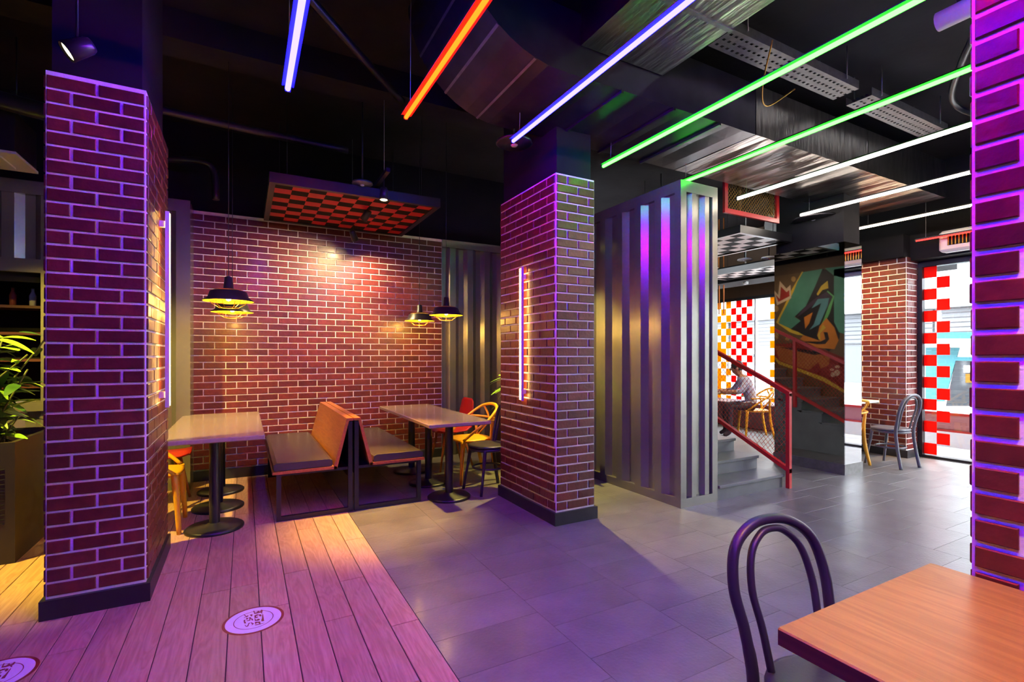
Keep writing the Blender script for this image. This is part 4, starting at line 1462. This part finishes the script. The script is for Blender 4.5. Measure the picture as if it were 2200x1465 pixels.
# ================================================================== FLOOR DECALS
def decal(cx, cy, label, R=.142):
    t = thing('floor_sticker', label, 'sticker', (cx, cy, 0.0006), 0, 'round floor stickers')

    def ring(r0, r1, z, name, m, n=56):
        mb = MB()
        vs = [(r * math.cos(2 * PI * k / n), r * math.sin(2 * PI * k / n), z) for r in (r0, r1) for k in range(n)]
        mb.add(vs, [(k, n + k, n + (k + 1) % n, (k + 1) % n) for k in range(n)])
        mb.build(name, m, t)
    ring(.0001, R, .0, 'rim', M['stickmar'])
    ring(.0001, R * .905, .0004, 'white_disc', M['stickwht'])
    ring(R * .62, R * .645, .0007, 'thin_ring', M['stickmar'])
    # print in the middle: traced strokes, pixels of the photo relative to its decal centre
    c0 = at_z(460 + 1045 / 12.22, 1280 + 630 / 12.22, 0)

    def tr(x, y):
        p = at_z(460 + x / 12.22, 1280 + y / 12.22, 0)
        return (p.x - c0.x, p.y - c0.y)
    shapes = [
        [(1035, 400), (1060, 395), (1078, 450), (1125, 440), (1160, 400), (1195, 415), (1230, 410), (1235, 372), (1275, 375), (1282, 415), (1262, 440), (1285, 465), (1255, 470), (1225, 445), (1140, 470), (1060, 480)],
        [(1062, 525), (1110, 500), (1165, 490), (1180, 515), (1125, 530), (1105, 545), (1130, 565), (1150, 545), (1160, 565), (1130, 590), (1090, 585), (1085, 610), (1110, 640), (1165, 610), (1195, 610), (1210, 640), (1160, 660), (1075, 668)],
        [(1180, 495), (1230, 490), (1255, 520), (1240, 545), (1200, 545), (1185, 525)],
        [(1270, 490), (1290, 490), (1320, 665), (1250, 680), (1245, 640), (1265, 600)],
        [(1078, 690), (1215, 680), (1225, 740), (1190, 745), (1170, 715), (1120, 720), (1110, 745), (1085, 745)],
        [(1078, 765), (1200, 742), (1360, 712), (1290, 735), (1180, 765), (1085, 785)],
        [(775, 505), (800, 495), (865, 545), (890, 515), (912, 530), (870, 570), (815, 570), (790, 605), (795, 570), (845, 552)],
        [(940, 505), (1015, 488), (1005, 540), (985, 548)],
        [(835, 605), (870, 585), (905, 590), (895, 620), (850, 630)],
        [(910, 575), (975, 570), (980, 600), (1015, 605), (1035, 650), (1000, 655), (985, 625), (960, 610), (955, 655), (930, 660), (870, 668), (850, 655), (930, 640), (935, 610)],
        [(785, 640), (830, 635), (820, 670), (850, 730), (800, 735), (782, 680)],
        [(805, 770), (825, 765), (840, 795), (870, 800), (890, 770), (900, 735), (940, 710), (950, 725), (918, 755), (910, 795), (880, 818), (840, 818)],
        [(955, 705), (985, 705), (1055, 735), (1010, 770), (985, 790), (1005, 750)],
    ]
    for s in shapes:
        mb = MB()
        pts = [tr(*p) for p in s]
        mb.add([(x, y, .0009) for x, y in pts], [tuple(range(len(pts)))])
        o = mb.build('printed_mark', M['stickmar'], t)
        if o.data.polygons[0].normal.z < 0:
            o.data.flip_normals()


c = at_z(545, 1331.5, 0)
decal(c.x, c.y, 'round white floor sticker with dark red rim and lettering on the planks')
decal(c.x - .975, c.y + .02, 'round white floor sticker cut off by the left picture edge')

# ================================================================== OUTSIDE
struct(MB().box((9.2, -16, -.25), (30, 24, -.08)).build('ground_outside', M['asphalt']))
struct(MB().box((8.14, -16, -.25), (9.2, 4.2, -.08)).build('ground_forecourt', M['asphalt']))
b = thing('shop_building', 'pale building with slatted grey shutters across the street', 'building', (17.0, 4.0, 0))
MB().box((0, -16, -.1), (1, 20, 9)).build('wall', M['render'], b)
MB().box((-.5, -16, 2.66), (0, 20, 2.85)).build('ledge', M['render'], b)
for k in range(10):
    y = -14 + k * 3.3
    f = MB().box((-.10, y, 1.72), (0, y + 3.1, 2.64)).build('shutter', M['shutter'], b)
    for j in range(7):
        MB().box((-.14, y, 1.74 + j * .13), (-.101, y + 3.1, 1.84 + j * .13)).build('shutter_slat', M['shutter'], f)
    g = MB().box((-.05, y + .1, .5), (0, y + 3.0, 1.68)).build('shop_window', M['darkglass'], b)
    for j in range(3):
        MB().ellipsoid((-.09, y + .5 + j * .9, 1.35 - .25 * (j % 2)), (.06, .06, .06), 10, 6).build('globe', M['white'], g)
for k in range(9):
    y = -13.5 + k * 3.3
    wv = MB().box((-.05, y, 4.6), (0, y + 1.6, 6.4)).build('window', M['white'], b)
    MB().box((-.06, y + .1, 4.7), (-.051, y + 1.5, 6.3)).build('pane', M['darkglass'], wv)
KX = 13.5
k = thing('street_kiosk', 'turquoise and white kiosk outside the shop window', 'kiosk', (KX, 0, -.1))


def kq(us, name, m, x0, x1):
    mb = MB()
    pts = []
    for u, v in us:
        q = at_X(u, v, KX)
        pts.append((q.y, max(q.z + .1, .0)))
    mb.prism(pts, lambda a, b_, t_: (t_, a, b_), x0, x1)
    return mb.build(name, m, k)


kq([(1985, 746), (2140, 746), (2140, 905), (1985, 905)], 'body', M['white'], 0, 1.8)
kq([(1978, 728), (2150, 728), (2150, 746), (1978, 746)], 'fascia', M['white'], -.25, 2.0)
kq([(1978, 714), (2150, 714), (2150, 728), (1978, 728)], 'roof_edge', M['teal'], -.22, 2.0)
kq([(1990, 747), (2062, 747), (2030, 862), (1990, 862)], 'teal_panel', M['teal'], -.03, 0)
kq([(2054, 776), (2132, 776), (2132, 872), (2033, 872)], 'window_glass', M['darkglass'], -.025, 0)
kq([(2056, 767), (2132, 767), (2132, 775), (2054, 775)], 'window_header', M['teal'], -.04, 0)
kq([(2072, 785), (2110, 785), (2110, 800), (2072, 800)], 'menu_board', M['white'], -.04, -.026)
kq([(2076, 803), (2110, 803), (2110, 822), (2076, 822)], 'menu_board', M['brass'], -.04, -.026)
tb = thing('terrace_barrier', 'low white terrace barrier with red rails and pink panels outside', 'barrier', (9.7, -2.5, -.08))
MB().box((-.05, 0, 0), (.05, 6.4, .24)).build('base_wall', M['white'], tb)
MB().box((-.03, 0, .24), (.03, 6.4, .27)).build('rail', M['redpl'], tb)
MB().box((-.04, 0, .50), (.04, 6.4, .54)).build('rail', M['redpl'], tb)
for j in range(8):
    MB().box((-.01, .05 + j * .8, .27), (.01, .78 + j * .8, .50)).build('pink_panel', M['pink'], tb)
    MB().box((-.02, j * .8 - .02, .27), (.02, j * .8 + .03, .50)).build('post', M['white'], tb)
